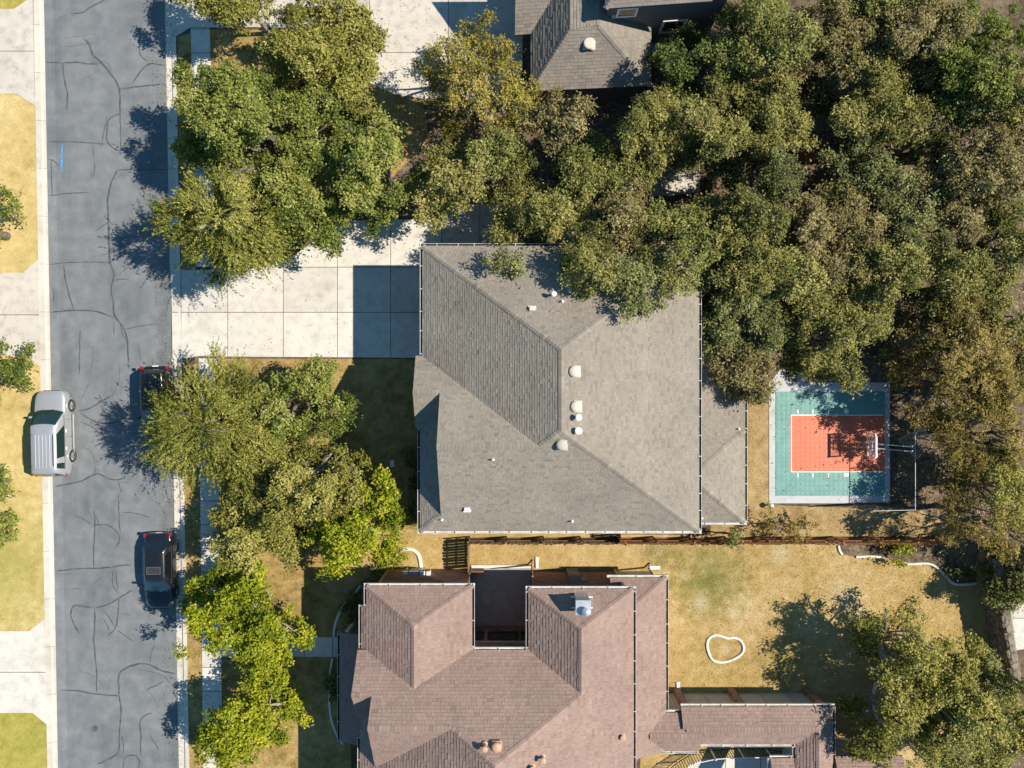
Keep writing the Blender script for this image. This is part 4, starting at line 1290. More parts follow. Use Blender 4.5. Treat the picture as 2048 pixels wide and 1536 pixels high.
# ------------------------------------------------------------------ the sports court
cx0, cy0, _ = W(1537, 1005); cx1, cy1, _ = W(1778, 740)
slab = sheet('court_slab', [(1537, 768), (1560, 738), (1608, 738), (1608, 765), (1778, 765), (1778, 1006), (1537, 1006)], 0.115, M['slab'], label='pale concrete slab under the sports court')
court = thing('sports_court', W(1657, 885)[:2] + (0.12,), 'teal tiled half court with an orange red key and white lines', 'sports court')
cc = court.location
TS = 0.3048
def tile_mesh(name, mat):
    mb = MB(); s = TS / 2 - 0.0006
    r = s - 0.004; q = 0.035
    mb.add([(-s, -s, 0), (s, -s, 0), (s, s, 0), (-s, s, 0), (-s, -s, 0.0145), (s, -s, 0.0145), (s, s, 0.0145), (-s, s, 0.0145), (-r, -r, 0.016), (r, -r, 0.016), (r, r, 0.016), (-r, r, 0.016),
            (-q, -q, 0.020), (q, -q, 0.020), (q, q, 0.020), (-q, q, 0.020)],
           [(0, 1, 5, 4), (1, 2, 6, 5), (2, 3, 7, 6), (3, 0, 4, 7), (4, 5, 9, 8), (5, 6, 10, 9), (6, 7, 11, 10), (7, 4, 8, 11), (8, 9, 13, 12), (9, 10, 14, 13), (10, 11, 15, 14), (11, 8, 12, 15), (12, 13, 14, 15)])
    me = mb.mesh(name); me.materials.append(mat); return me
tmt, tmr = tile_mesh('tile', M['court_teal']), tile_mesh('tile', M['court_red'])
xa, ya = W(1550, 991)[:2]; xb, yb = W(1764, 780)[:2]
nx = round((xb - xa) / TS); ny = round((yb - ya) / TS)
kx0, ky0 = W(1581, 942)[:2]; kx1, ky1 = W(1764, 831)[:2]
mb = MB(); mb.poly([(xa - cc.x, ya - cc.y, 0.004), (xa + nx * TS - cc.x, ya - cc.y, 0.004), (xa + nx * TS - cc.x, ya + ny * TS - cc.y, 0.004), (xa - cc.x, ya + ny * TS - cc.y, 0.004)]); mb.build('underlay', M['court_teal'], court)
rest = MB(); count = 0
for i in range(nx):
    for j in range(ny):
        x = xa + (i + 0.5) * TS; y = ya + (j + 0.5) * TS
        red = kx0 < x < kx1 and ky0 < y < ky1
        if red or (j < 6 and count < 72):
            o = link('tile', tmr if red else tmt, None, court, (x - cc.x, y - cc.y, 0.0))
            o.rotation_euler = (0, 0, random.choice((0, 1, 2, 3)) * math.pi / 2)
            if not red: count += 1
        else:
            rest.add([(v.co.x + x - cc.x, v.co.y + y - cc.y, v.co.z) for v in tmt.vertices], [tuple(p.vertices) for p in tmt.polygons])
tag(rest.build('tiles', M['court_teal'], court), kind='stuff')
def line(x0, y0, x1, y1, w, z=0.024, name='court_line'):
    mb = MB(); 
    a = W(x0, y0); b = W(x1, y1)
    cx, cy = (a[0] + b[0]) / 2 - cc.x, (a[1] + b[1]) / 2 - cc.y
    dx, dy = abs(b[0] - a[0]), abs(b[1] - a[1])
    mb.box((cx, cy, z), (max(dx, w), max(dy, w), 0.006)); return mb.build(name, M['paint_white'], court)
line(1581, 829, 1581, 943, 0.055, 0.0245); line(1582, 830, 1764, 830, 0.055); line(1582, 943, 1764, 943, 0.055)
for x in (1594, 1624, 1655):
    line(x, 946, x, 954, 0.07, name='lane_mark'); line(x, 819, x, 827, 0.07, name='lane_mark')
line(1686, 949, 1695, 949, 0.22, name='lane_block'); line(1686, 823, 1695, 823, 0.22, name='lane_block')

# basketball goal
bx, by, _ = W(1772, 892)
goal = thing('basketball_goal', (bx, by, 0.12), 'basketball goal with white framed backboard lowered over the red key', 'basketball goal')
bb = W(1743, 891, 1.75)
dx = bb[0] - bx; dy = bb[1] - by
mb = MB(); mb.box((0.35, 0, 1.15), (0.13, 0.13, 2.3)); mb.box((0.35, 0, 0.04), (0.4, 0.4, 0.06)); mb.build('pole', M['black_steel'], goal, bevel=0.01)
mb = MB(); mb.box((0.5, 0.0, 1.95), (0.2, 0.5, 0.14)); mb.build('counterweight', M['steel'], goal, bevel=0.02)
for s in (-0.14, 0.14):
    for z0, z1 in ((2.2, 2.0), (1.75, 1.5)):
        mb = MB(); mb.tube([(0.4, s, z0), (dx + 0.1, s + dy, z1)], 0.035, 6); mb.build('arm', M['steel' if z0 > 2 else 'black_steel'], goal)
BW, BH = 1.52, 0.95
frame = MB()
tl = 0.10
def bpt(y, z): return (dx + (z - 0.5) * 0.12, dy + y, 1.22 + z)
for (y, z, w, h) in ((-BW / 2 + 0.04, BH / 2, 0.08, BH), (BW / 2 - 0.04, BH / 2, 0.08, BH), (0, 0.04, BW - 0.165, 0.08), (0, BH - 0.06, BW - 0.165, 0.12)):
    c = bpt(y, z); frame.box(c, (0.10 if z > 0.6 and w > 1 else 0.06, w, h))
bbo = frame.build('backboard', M['white'], goal)
mb = MB(); c = bpt(0, BH / 2); mb.box((c[0] + 0.01, c[1], c[2]), (0.02, BW - 0.17, BH - 0.22)); mb.build('panel', M['acrylic'], bbo)
mb = MB()
for (y, z, w, h) in ((-0.28, 0.35, 0.05, 0.42), (0.28, 0.35, 0.05, 0.42), (0, 0.16, 0.50, 0.05), (0, 0.54, 0.50, 0.05)):
    c = bpt(y, z); mb.box((c[0] - 0.025, c[1], c[2]), (0.03, w, h))
mb.build('target_square', M['white'], bbo)
mb = MB(); R = 0.23; cx_ = dx - 0.06 - R - 0.08
mb.tube([(cx_ + R * math.cos(a), dy + R * math.sin(a), 1.34) for a in [2 * math.pi * k / 20 for k in range(21)]], 0.012, 5); mb.box((dx - 0.09, dy, 1.34), (0.16, 0.14, 0.03))
mb.build('rim', M['orange'], goal)
mb = MB()
for k in range(12):
    a = 2 * math.pi * k / 12
    for s in (-1, 1):
        b = a + s * 0.5
        mb.tube([(cx_ + R * math.cos(a), dy + R * math.sin(a), 1.33), (cx_ + R * 0.75 * math.cos((a + b) / 2), dy + R * 0.75 * math.sin((a + b) / 2), 1.13), (cx_ + 0.13 * math.cos(b), dy + 0.13 * math.sin(b), 0.95)], 0.005, 3, cap=False)
tag(mb.build('net', M['net_white'], goal), kind='stuff')

# tall ball-stop net round the right end
nf = thing('ball_stop_net', W(1780, 1004)[:2] + (0.1,), 'tall dark ball stop net on posts along the right end of the court', 'net fence')
o0 = nf.location
NH = 2.85
pts = [W(1780, 775), W(1780, 1004), W(1700, 1006)]
for q in (W(1780, 775), W(1780, 852), W(1780, 930), W(1780, 1004), W(1700, 1006)):
    mb = MB(); mb.tube([(q[0] - o0.x, q[1] - o0.y, 0), (q[0] - o0.x, q[1] - o0.y, NH)], 0.035, 7); mb.build('post', M['black_steel'], nf)
for a, b in ((pts[0], pts[1]), (pts[1], pts[2])):
    for zz in (NH, 0.1):
        mb = MB(); mb.tube([(a[0] - o0.x, a[1] - o0.y, zz), (b[0] - o0.x, b[1] - o0.y, zz)], 0.026 if zz > 1 else 0.02, 6); mb.build('rail', M['rail_grey' if zz > 1 else 'black_steel'], nf)
mb = MB()
for a, b in ((pts[0], pts[1]), (pts[1], pts[2])):
    L = math.hypot(b[0] - a[0], b[1] - a[1]); n = int(L / 0.13)
    for i in range(n + 1):
        x = a[0] + (b[0] - a[0]) * i / n - o0.x; y = a[1] + (b[1] - a[1]) * i / n - o0.y
        mb.tube([(x, y, 0.1), (x, y, NH)], 0.004, 3, cap=False)
    for k in range(1, int(NH / 0.13)):
        mb.tube([(a[0] - o0.x, a[1] - o0.y, k * 0.13), (b[0] - o0.x, b[1] - o0.y, k * 0.13)], 0.004, 3, cap=False)
tag(mb.build('netting', M['net_dark'], nf), kind='stuff')

# tilted rebounder frame behind the goal
hb = 1.3
rc = [W(1796, 878, 0.75), W(1842, 857, 1.7), W(1871, 881, 1.95), W(1831, 918, 1.0)]
rb = thing('rebounder', (rc[0][0] + 1.0, rc[0][1] - 0.2, 0.08), 'tilted square net rebounder in a silver tube frame behind the goal', 'rebounder')
o0 = rb.location
R4 = [Vector((p[0] - o0.x, p[1] - o0.y, p[2])) for p in rc]
mb = MB(); mb.tube(R4 + [R4[0]], 0.022, 7); mb.build('frame', M['steel'], rb)
for q in R4:
    mb = MB(); mb.tube([q, (q.x * 0.93, q.y * 0.9, 0.0)], 0.02, 6); mb.build('leg', M['steel'], rb)
mb = MB(); n = 14
for i in range(1, n):
    t_ = i / n
    mb.tube([R4[0].lerp(R4[1], t_), R4[3].lerp(R4[2], t_)], 0.004, 3, cap=False)
    mb.tube([R4[0].lerp(R4[3], t_), R4[1].lerp(R4[2], t_)], 0.004, 3, cap=False)
tag(mb.build('netting', M['net_white'], rb), kind='stuff')
# garden bollard at the court corner
x, y, _ = W(1541, 1011, 0.4)
bo = thing('bollard_light', (x, y, 0.08), 'small round topped metal bollard light at the court corner', 'bollard')
mb = MB(); mb.lathe([(0.08, 0), (0.07, 0.04), (0.05, 0.06), (0.05, 0.38)], 12); mb.build('post', M['black_steel'], bo)
mb = MB(); mb.lathe([(0.13, 0.36), (0.17, 0.42), (0.17, 0.46), (0.12, 0.53), (0.04, 0.56)], 16); mb.build('cap', M['galv'], bo)
# storage box in the trees
x, y, _ = W(1858, 588, 0.6)
sb = thing('storage_box', (x, y, 0.08), 'dark green storage box in the shade between the oaks', 'storage box')
mb = MB(); mb.box((0, 0, 0.3), (1.5, 0.7, 0.6)); mb.build('body', M['box_green'], sb, bevel=0.02)
mb = MB(); mb.box((0, 0, 0.64), (1.56, 0.76, 0.07)); mb.build('lid', M['box_green'], sb, bevel=0.02)
# utility cover on the lawn
mb = MB(); mb.box((0, 0, 0.05), (0.28, 0.42, 0.1)); mb.box((0, 0, 0.105), (0.22, 0.36, 0.02))
o = mb.build('utility_cover', M['galv'], None, bevel=0.01, loc=(W(785, 927)[0], W(785, 927)[1], 0.085)); o.rotation_euler = (0, 0, 0.1)
tag(o, 'small pale utility cover in the shaded front lawn', 'utility cover')

# ------------------------------------------------------------------ vehicles
def paint(name, col, metal=0.5, rough=0.32):
    m, nt, b = new_mat(name)
    f = noise(nt, coords(nt), 90, 2)
    nt.links.new(ramp(nt, f, [(0.3, tuple(c * 0.94 for c in col)), (0.7, tuple(c * 1.06 for c in col))]), b.inputs['Base Color'])
    b.inputs['Metallic'].default_value = metal; b.inputs['Roughness'].default_value = rough
    b.inputs['Coat Weight'].default_value = 0.8; b.inputs['Coat Roughness'].default_value = 0.06
    return m
M['silver'] = paint('silver_paint', (0.46, 0.475, 0.50), 0.45, 0.36)
M['black_car'] = paint('black_paint', (0.012, 0.013, 0.018), 0.2, 0.3)
M['navy_car'] = paint('dark_paint', (0.008, 0.010, 0.014), 0.2, 0.3)
M['rubber'] = plain('rubber', (0.025, 0.025, 0.026), 0.85)
M['alloy'] = plain('alloy', (0.42, 0.42, 0.44), 0.35, metal=0.7)
M['car_glass'] = glass_mat('car_glass', (0.012, 0.03, 0.026), 0.03)
M['car_glass_blue'] = glass_mat('car_glass_blue', (0.008, 0.022, 0.034), 0.03)
M['car_glass_dark'] = glass_mat('car_glass_dark', (0.006, 0.008, 0.010), 0.05)
M['lamp_red'] = plain('lamp_red', (0.30, 0.01, 0.015), 0.2, coat=0.5)
M['lamp_clear'] = plain('lamp_clear', (0.55, 0.58, 0.6), 0.12, coat=0.6)
M['trim'] = plain('dark_trim', (0.03, 0.03, 0.032), 0.6)
M['chrome'] = plain('chrome', (0.75, 0.76, 0.78), 0.12, metal=0.95, var=0.03)


def car(name, label, loc, heading, L, Wd, Ht, belt, st, gh_, mats, ribs=False, sunroof=False, trim_chrome=False, handles=True):
    """st: stations (x, halfwidth, z bottom, z shoulder, z crown); gh_: greenhouse dict"""
    root = thing(name, loc, label, 'car', 'vehicles parked along the street', heading)
    body_m, glass = mats
    mb = MB(); vs = []; n = 11
    for (x, w, zb, zs, zc) in st:
        half = [(0.0, zb), (w * 0.80, zb), (w * 0.97, zb + 0.06), (w, zb + (zs - zb) * 0.42), (w * 0.985, zs - 0.10), (w * 0.94, zs - 0.015), (w * 0.80, zs + (zc - zs) * 0.55), (w * 0.4, zc - 0.005), (0.0, zc)]
        ring = [(x, -y, z) for y, z in half] + [(x, y, z) for y, z in half[1:-1][::-1]]
        vs += ring; n = len(ring)
    fs = []
    for i in range(len(st) - 1):
        for k in range(n):
            fs.append((i * n + k, (i + 1) * n + k, (i + 1) * n + (k + 1) % n, i * n + (k + 1) % n))
    fs.append(tuple(range(n))); fs.append(tuple(range(len(st) * n - 1, (len(st) - 1) * n - 1, -1)))
    mb.add(vs, fs)
    body = mb.build('body', body_m, root, smooth=True, subsurf=2)
    # greenhouse
    g = gh_
    bw, rw = g['bw'], g['rw']; zb, zr = g['zb'], g['zr']
    fb, ff, rb_, rr = g['fb'], g['ff'], g['rb'], g['rr']      # base front, roof front, base rear, roof rear (x)
    def row(xf, xr, w, z, crown, nn=9):
        out = []
        for i in range(nn):
            s = i / (nn - 1)
            out.append((xf + (xr - xf) * s, w, z))
        return out
    NX = 10; NYn = 9
    # loops from base to roof then a crowned roof grid
    def loop(xf, xr, w, z, bulge):
        pts = []
        for k in range(NYn):                      # front edge left to right
            y = -w + 2 * w * k / (NYn - 1); pts.append((xf + bulge * (1 - (y / w) ** 2), y, z))
        for k in range(1, NX):
            pts.append((xf + (xr - xf) * k / NX, w + 0.03 * math.sin(math.pi * k / NX), z))
        for k in range(NYn):
            y = w - 2 * w * k / (NYn - 1); pts.append((xr - bulge * 0.5 * (1 - (y / w) ** 2), y, z))
        for k in range(1, NX):
            pts.append((xr + (xf - xr) * k / NX, -w - 0.03 * math.sin(math.pi * k / NX), z))
        return pts
    mb = MB()
    l0 = loop(fb, rb_, bw, zb - 0.10, g['bul']); l1 = loop(fb - 0.02, rb_ + 0.01, bw, zb, g['bul'])
    l2 = loop(ff, rr, rw, zr - 0.05, g['bul'] * 0.55); l3 = loop(ff - 0.10, rr + 0.08, rw - 0.08, zr, g['bul'] * 0.5)
    l4 = loop(ff - 0.3, rr + 0.25, rw * 0.5, zr + g['crown'], g['bul'] * 0.35)
    nl = len(l0); vs = l0 + l1 + l2 + l3 + l4
    fs = [(r * nl + k, r * nl + (k + 1) % nl, (r + 1) * nl + (k + 1) % nl, (r + 1) * nl + k) for r in range(4) for k in range(nl)]
    fs.append(tuple(range(4 * nl, 5 * nl)))
    mb.add(vs, fs)
    cab = mb.build('cabin', body_m, root, smooth=True)
    def surf(a, b, t, off):                       # between loop l1 and l2, pushed outwards
        p = Vector(a).lerp(Vector(b), t); return p
    def glass_patch(idx, t0, t1, nm, mat, inset0=0.0, inset1=0.0):
        mb = MB(); vs = []
        m = len(idx)
        for t in (t0, (t0 + t1) / 2, t1):
            row_ = [Vector(l1[k % nl]).lerp(Vector(l2[k % nl]), t) for k in idx]
            vs += row_
        # outward offset
        c = Vector(((fb + rb_) / 2, 0, zb))
        e1 = vs[m - 1] - vs[0]; e2 = vs[2 * m] - vs[0]
        nr = e1.cross(e2).normalized()
        if nr.dot(vs[m // 2] - c) < 0: nr = -nr
        vs = [v + nr * 0.012 for v in vs]
        mb.add(vs, [(r * m + k, r * m + k + 1, (r + 1) * m + k + 1, (r + 1) * m + k) for r in range(2) for k in range(m - 1)])
        return mb.build(nm, mat, cab, smooth=True)
    glass_patch(list(range(0, NYn)), 0.02, 0.97, 'windshield', glass[0])
    r0 = NYn + NX - 1
    glass_patch(list(range(r0, r0 + NYn)), 0.10, 0.95, 'rear_window', glass[1])
    for base, sgn in ((NYn - 1, 1), (nl - NX + 0, -1)):
        for (k0, k1) in g['side']:
            if sgn == 1: idx = [base + k for k in range(k0, k1 + 1)]
            else: idx = [(nl - k) for k in range(k0, k1 + 1)]
            glass_patch(idx, 0.06, 0.92, 'side_window', glass[1])
    # wheels
    wr, ww = g['wr'], 0.24
    for x in g['axles']:
        for s in (-1, 1):
            y = s * (Wd / 2 - ww / 2 + 0.015)
            mb = MB()
            prof = [(wr * 0.62, -ww / 2), (wr * 0.93, -ww / 2), (wr, -ww / 2 + 0.05), (wr, ww / 2 - 0.05), (wr * 0.93, ww / 2), (wr * 0.62, ww / 2)]
            vs = []; fs = []; K = 24
            for (r, yy) in prof:
                for k in range(K):
                    a = 2 * math.pi * k / K; vs.append((r * math.cos(a), yy, r * math.sin(a)))
            for i in range(len(prof) - 1):
                for k in range(K): fs.append((i * K + k, i * K + (k + 1) % K, (i + 1) * K + (k + 1) % K, (i + 1) * K + k))
            mb.add(vs, fs)
            wh = bpy.data.objects.new('wheel', None); COL.objects.link(wh); wh.parent = root; wh.location = (x, y, wr)
            mb.build('tyre', M['rubber'], wh, smooth=False)
            mb = MB()
            yo = s * (ww / 2 - 0.03)
            for k in range(6):
                a = 2 * math.pi * k / 6
                mb.tube([(0, yo, 0), (wr * 0.64 * math.cos(a), yo + s * 0.012, wr * 0.64 * math.sin(a))], [0.05, 0.035], 5)
            for k in range(24):
                a0, a1 = 2 * math.pi * k / 24, 2 * math.pi * (k + 1) / 24
                mb.add([(wr * 0.58 * math.cos(a0), yo + s * 0.02, wr * 0.58 * math.sin(a0)), (wr * 0.66 * math.cos(a0), yo + s * 0.03, wr * 0.66 * math.sin(a0)),
                        (wr * 0.66 * math.cos(a1), yo + s * 0.03, wr * 0.66 * math.sin(a1)), (wr * 0.58 * math.cos(a1), yo + s * 0.02, wr * 0.58 * math.sin(a1))], [(0, 1, 2, 3)])
            mb.build('rim', M['alloy'], wh)
            mb = MB(); mb.add([(wr * 0.64 * math.cos(2 * math.pi * k / 20), s * (ww / 2 - 0.09), wr * 0.64 * math.sin(2 * math.pi * k / 20)) for k in range(20)], [tuple(range(20))])
            mb.build('hub', M['trim'], wh)
            # arch lip
            mb = MB()
            mb.tube([(x + (wr + 0.07) * math.cos(a), s * (Wd / 2 + 0.0), wr + (wr + 0.07) * math.sin(a)) for a in [math.pi * (0.02 + 0.96 * k / 14) for k in range(15)]], 0.035, 6)
            mb.build('wheel_arch', M['trim'] if not ribs else body_m, root)
    # lamps, mirrors, handles, plates
    xf, xr = st[0][0], st[-1][0]
    for s in (-1, 1):
        z = g['lampz']
        mb = MB(); mb.add([(xf - 0.10, s * Wd * 0.30, z - 0.05), (xf - 0.34, s * Wd * 0.455, z - 0.02), (xf - 0.52, s * Wd * 0.475, z + 0.06), (xf - 0.44, s * Wd * 0.41, z + 0.12), (xf - 0.20, s * Wd * 0.29, z + 0.08),
                           (xf - 0.2, s * Wd * 0.3, z - 0.12), (xf - 0.45, s * Wd * 0.43, z - 0.1)],
                          [(0, 1, 2, 3, 4), (0, 5, 6, 1), (1, 6, 2), (0, 4, 5)])
        mb.build('headlight', M['lamp_clear'], root)
        z = g['tailz']
        mb = MB(); mb.box((xr + 0.13, s * (Wd * 0.43), z), (0.20, 0.16, 0.30 if ribs else 0.16)); mb.build('taillight', M['lamp_red'], root, bevel=0.03)
        mb = MB(); mb.box((g['mirx'], s * (Wd / 2 + 0.10), zb + 0.07), (0.16, 0.24, 0.17), taper=0.75); mb.box((g['mirx'] - 0.0, s * (Wd / 2 - 0.04), zb + 0.0), (0.09, 0.16, 0.05))
        mb.build('mirror', body_m, root, bevel=0.04)
        for hx in g['hand']:
            mb = MB(); mb.box((hx, s * (Wd / 2 - 0.005), zb - 0.13), (0.2, 0.05, 0.045)); mb.build('door_handle', M['white'] if ribs else body_m, root, bevel=0.015)
        mb = MB(); mb.box((-0.05, s * (Wd / 2 - (0.0 if ribs else 0.06)), 0.30), (L * 0.46, 0.14 if ribs else 0.06, 0.08)); mb.build('running_board', M['trim'] if not ribs else M['alloy'], root, bevel=0.02)
        # window line trim
        pts = [Vector(l1[(NYn - 1 + k) if s == 1 else (nl - k) % nl]) + Vector((0, s * 0.012, 0.02)) for k in range(1, NX)]
        mb = MB(); mb.tube(pts, 0.014 if trim_chrome else 0.01, 5); mb.build('window_trim', M['chrome' if trim_chrome else 'trim'], root)
    mb = MB(); mb.box((xf - 0.04, 0, g['lampz'] - 0.08), (0.10, Wd * 0.5, 0.2)); mb.build('grille', M['trim'], root, bevel=0.03)
    mb = MB(); mb.box((xr + 0.02, 0, g['tailz'] - 0.2), (0.06, 0.36, 0.16)); mb.build('licence_plate', M['white'], root)
    mb = MB(); mb.box(((xf + xr) / 2, 0, 0.27), (L * 0.86, Wd * 0.8, 0.16)); mb.build('underbody', M['trim'], root)
    if ribs:
        for k in range(5):
            y = -0.44 + 0.22 * k
            mb = MB(); mb.box(((ff + rr) / 2 - 0.12, y, zr + g['crown'] * 0.93), (abs(ff - rr) - 0.85, 0.05, 0.045)); mb.build('roof_rib', body_m, root, bevel=0.015)
        for s in (-1, 1):
            mb = MB(); y = s * (rw - 0.07)
            mb.tube([(ff - 0.5, y, zr), (ff - 0.58, y, zr + 0.08), (rr + 0.5, y, zr + 0.08), (rr + 0.42, y, zr)], 0.022, 6); mb.build('roof_rail', M['black_steel'], root)
    if sunroof:
        mb = MB(); mb.box((ff - 0.62, 0, zr + g['crown'] + 0.004), (0.42, 0.82, 0.012)); sr = mb.build('sunroof', M['trim'], root)
        mb = MB()
        for (a, b, c, d) in ((0.215, 0, 0.02, 0.86), (-0.215, 0, 0.02, 0.86)): mb.box((ff - 0.62 + a, b, zr + g['crown'] + 0.012), (c, d, 0.012))
        for b in (-0.42, 0.42): mb.box((ff - 0.62, b, zr + g['crown'] + 0.012), (0.41, 0.02, 0.012))
        mb.build('sunroof_trim', M['alloy'], sr)
    # seams of the doors and the hood
    for s in (-1, 1):
        for hx in [h_ + 0.72 for h_ in g['hand']] + [g['hand'][-1] - 0.35]:
            mb = MB(); mb.tube([(hx, s * (Wd / 2 - 0.012), 0.36), (hx, s * (Wd / 2 + 0.002), 0.6), (hx - 0.02, s * (Wd / 2 - 0.004), zb - 0.12)], 0.007, 4); mb.build('door_seam', M['trim'], root)
    mb = MB()
    for s in (-0.35, 0.3): mb.tube([(fb + g['bul'] * 0.9, s, zb + 0.03), (fb + g['bul'] * 0.55 - 0.02, s + 0.4, zb + 0.06)], 0.012, 4)
    mb.build('wiper', M['trim'], root)
    return root


# full size silver SUV, nose to the top of the picture
x, y, _ = W(110, 866, 0.6)
suv_st = [(2.72, 0.62, 0.45, 0.80, 0.88), (2.66, 0.80, 0.34, 0.95, 1.02), (2.42, 0.95, 0.30, 1.04, 1.13), (1.9, 0.995, 0.30, 1.10, 1.18), (1.2, 1.0, 0.30, 1.14, 1.22), (0.4, 1.0, 0.30, 1.17, 1.20),
          (-0.8, 1.0, 0.30, 1.18, 1.20), (-1.9, 1.0, 0.30, 1.18, 1.20), (-2.45, 0.985, 0.34, 1.16, 1.18), (-2.66, 0.93, 0.42, 1.10, 1.12), (-2.72, 0.80, 0.5, 0.98, 1.0)]
car('parked_suv', 'silver ribbed roof SUV parked half on the lawn kerb, nose up', (x, y, 0.01), math.radians(90 + 1.2), 5.44, 2.0, 1.9, 1.18, suv_st,
    dict(bw=0.945, rw=0.76, zb=1.17, zr=1.84, fb=1.38, ff=0.52, rb=-2.64, rr=-2.42, bul=0.16, crown=0.04, side=((2, 4), (4, 7), (8, 9)), wr=0.41, axles=(1.72, -1.5), lampz=0.9, tailz=1.05, mirx=1.05, hand=(0.15, -0.95)),
    (M['silver'], (M['car_glass'], M['car_glass'])), ribs=True)
sed_st = [(2.42, 0.50, 0.34, 0.60, 0.66), (2.34, 0.70, 0.26, 0.68, 0.74), (2.05, 0.86, 0.22, 0.76, 0.84), (1.5, 0.92, 0.22, 0.84, 0.94), (0.85, 0.925, 0.22, 0.90, 0.99), (0.0, 0.925, 0.22, 0.92, 0.97),
          (-1.0, 0.925, 0.22, 0.94, 0.99), (-1.8, 0.91, 0.24, 0.95, 1.02), (-2.2, 0.86, 0.30, 0.93, 1.0), (-2.38, 0.76, 0.38, 0.86, 0.92), (-2.43, 0.55, 0.45, 0.78, 0.82)]
sed_g = dict(bw=0.86, rw=0.62, zb=0.94, zr=1.42, fb=1.15, ff=0.42, rb=-1.95, rr=-1.45, bul=0.14, crown=0.035, side=((2, 5), (5, 8)), wr=0.33, axles=(1.42, -1.38), lampz=0.68, tailz=0.86, mirx=0.85, hand=(0.1, -0.8))
x, y, _ = W(322, 1140, 0.5)
car('parked_car', 'glossy black hatchback with sunroof parked at the kerb, nose down', (x, y, 0.01), math.radians(-90 + 1.0), 4.86, 1.85, 1.46, 0.94, sed_st, sed_g,
    (M['black_car'], (M['car_glass_blue'], M['car_glass_dark'])), sunroof=True, trim_chrome=True)
x, y, _ = W(319, 808, 0.5)
gg = dict(sed_g); gg.update(bw=0.88, rw=0.68, zr=1.58, zb=1.0, fb=1.05, ff=0.3, rb=-2.2, rr=-1.95, tailz=1.12, lampz=0.75)
st3 = [(a, b, c, d + 0.08, e + 0.08) for a, b, c, d, e in sed_st]
car('parked_car', 'dark car with red tail lamps mostly hidden under a feathery street tree', (x, y, 0.01), math.radians(-90 + 1.0), 4.86, 1.85, 1.6, 1.0, st3, gg,
    (M['navy_car'], (M['car_glass_blue'], M['car_glass_dark'])))


# ------------------------------------------------------------------ trees and shrubs
SPEC = {
 #        colours dark -> light (per leaf), leaf length, width, twig length, density, spray
 'oak':    dict(cols=[(0.099, 0.103, 0.028), (0.22, 0.221, 0.06), (0.341, 0.319, 0.098), (0.528, 0.454, 0.17)], l=0.155, w=0.092, tw=0.46, dens=330, spray=0.15, bark='bark'),
 'oakg':   dict(cols=[(0.084, 0.103, 0.026), (0.204, 0.221, 0.058), (0.318, 0.313, 0.095), (0.504, 0.454, 0.17)], l=0.155, w=0.092, tw=0.46, dens=330, spray=0.15, bark='bark'),
 'green':  dict(cols=[(0.074, 0.108, 0.018), (0.18, 0.221, 0.042), (0.294, 0.319, 0.075), (0.492, 0.464, 0.15)], l=0.165, w=0.095, tw=0.45, dens=285, spray=0.2, bark='bark'),
 'olive':  dict(cols=[(0.099, 0.108, 0.02), (0.242, 0.243, 0.048), (0.374, 0.351, 0.085), (0.561, 0.486, 0.17)], l=0.16, w=0.095, tw=0.45, dens=270, spray=0.25, bark='bark_pale'),
 'elm':    dict(cols=[(0.088, 0.103, 0.016), (0.215, 0.232, 0.04), (0.352, 0.346, 0.08), (0.572, 0.518, 0.17)], l=0.17, w=0.06, tw=1.2, dens=330, spray=1.0, bark='bark'),
 'lime':   dict(cols=[(0.094, 0.135, 0.008), (0.242, 0.292, 0.014), (0.385, 0.4, 0.024), (0.583, 0.54, 0.05)], l=0.18, w=0.115, tw=0.5, dens=250, spray=0.2, bark='bark_pale'),
 'yellow': dict(cols=[(0.116, 0.108, 0.016), (0.275, 0.248, 0.04), (0.407, 0.34, 0.075), (0.55, 0.432, 0.15)], l=0.14, w=0.08, tw=0.7, dens=250, spray=0.5, bark='bark_pale'),
 'gold':   dict(cols=[(0.105, 0.086, 0.02), (0.242, 0.194, 0.045), (0.374, 0.292, 0.085), (0.528, 0.41, 0.15)], l=0.14, w=0.07, tw=0.8, dens=260, spray=0.7, bark='bark'),
 'dark':   dict(cols=[(0.05, 0.076, 0.016), (0.11, 0.151, 0.034), (0.187, 0.221, 0.06), (0.308, 0.324, 0.11)], l=0.15, w=0.09, tw=0.4, dens=270, spray=0.2, bark='bark'),
}
SPEC['oakb'] = dict(SPEC['oak'], cols=[(0.105, 0.088, 0.032), (0.225, 0.195, 0.072), (0.340, 0.290, 0.125), (0.50, 0.43, 0.22)])
SPEC['oakd'] = dict(SPEC['oak'], cols=[(0.068, 0.082, 0.026), (0.150, 0.170, 0.056), (0.245, 0.258, 0.094), (0.40, 0.40, 0.17)])
for k, s in SPEC.items(): s['mat'] = leaf_mat('leaf_' + k, s['cols'])


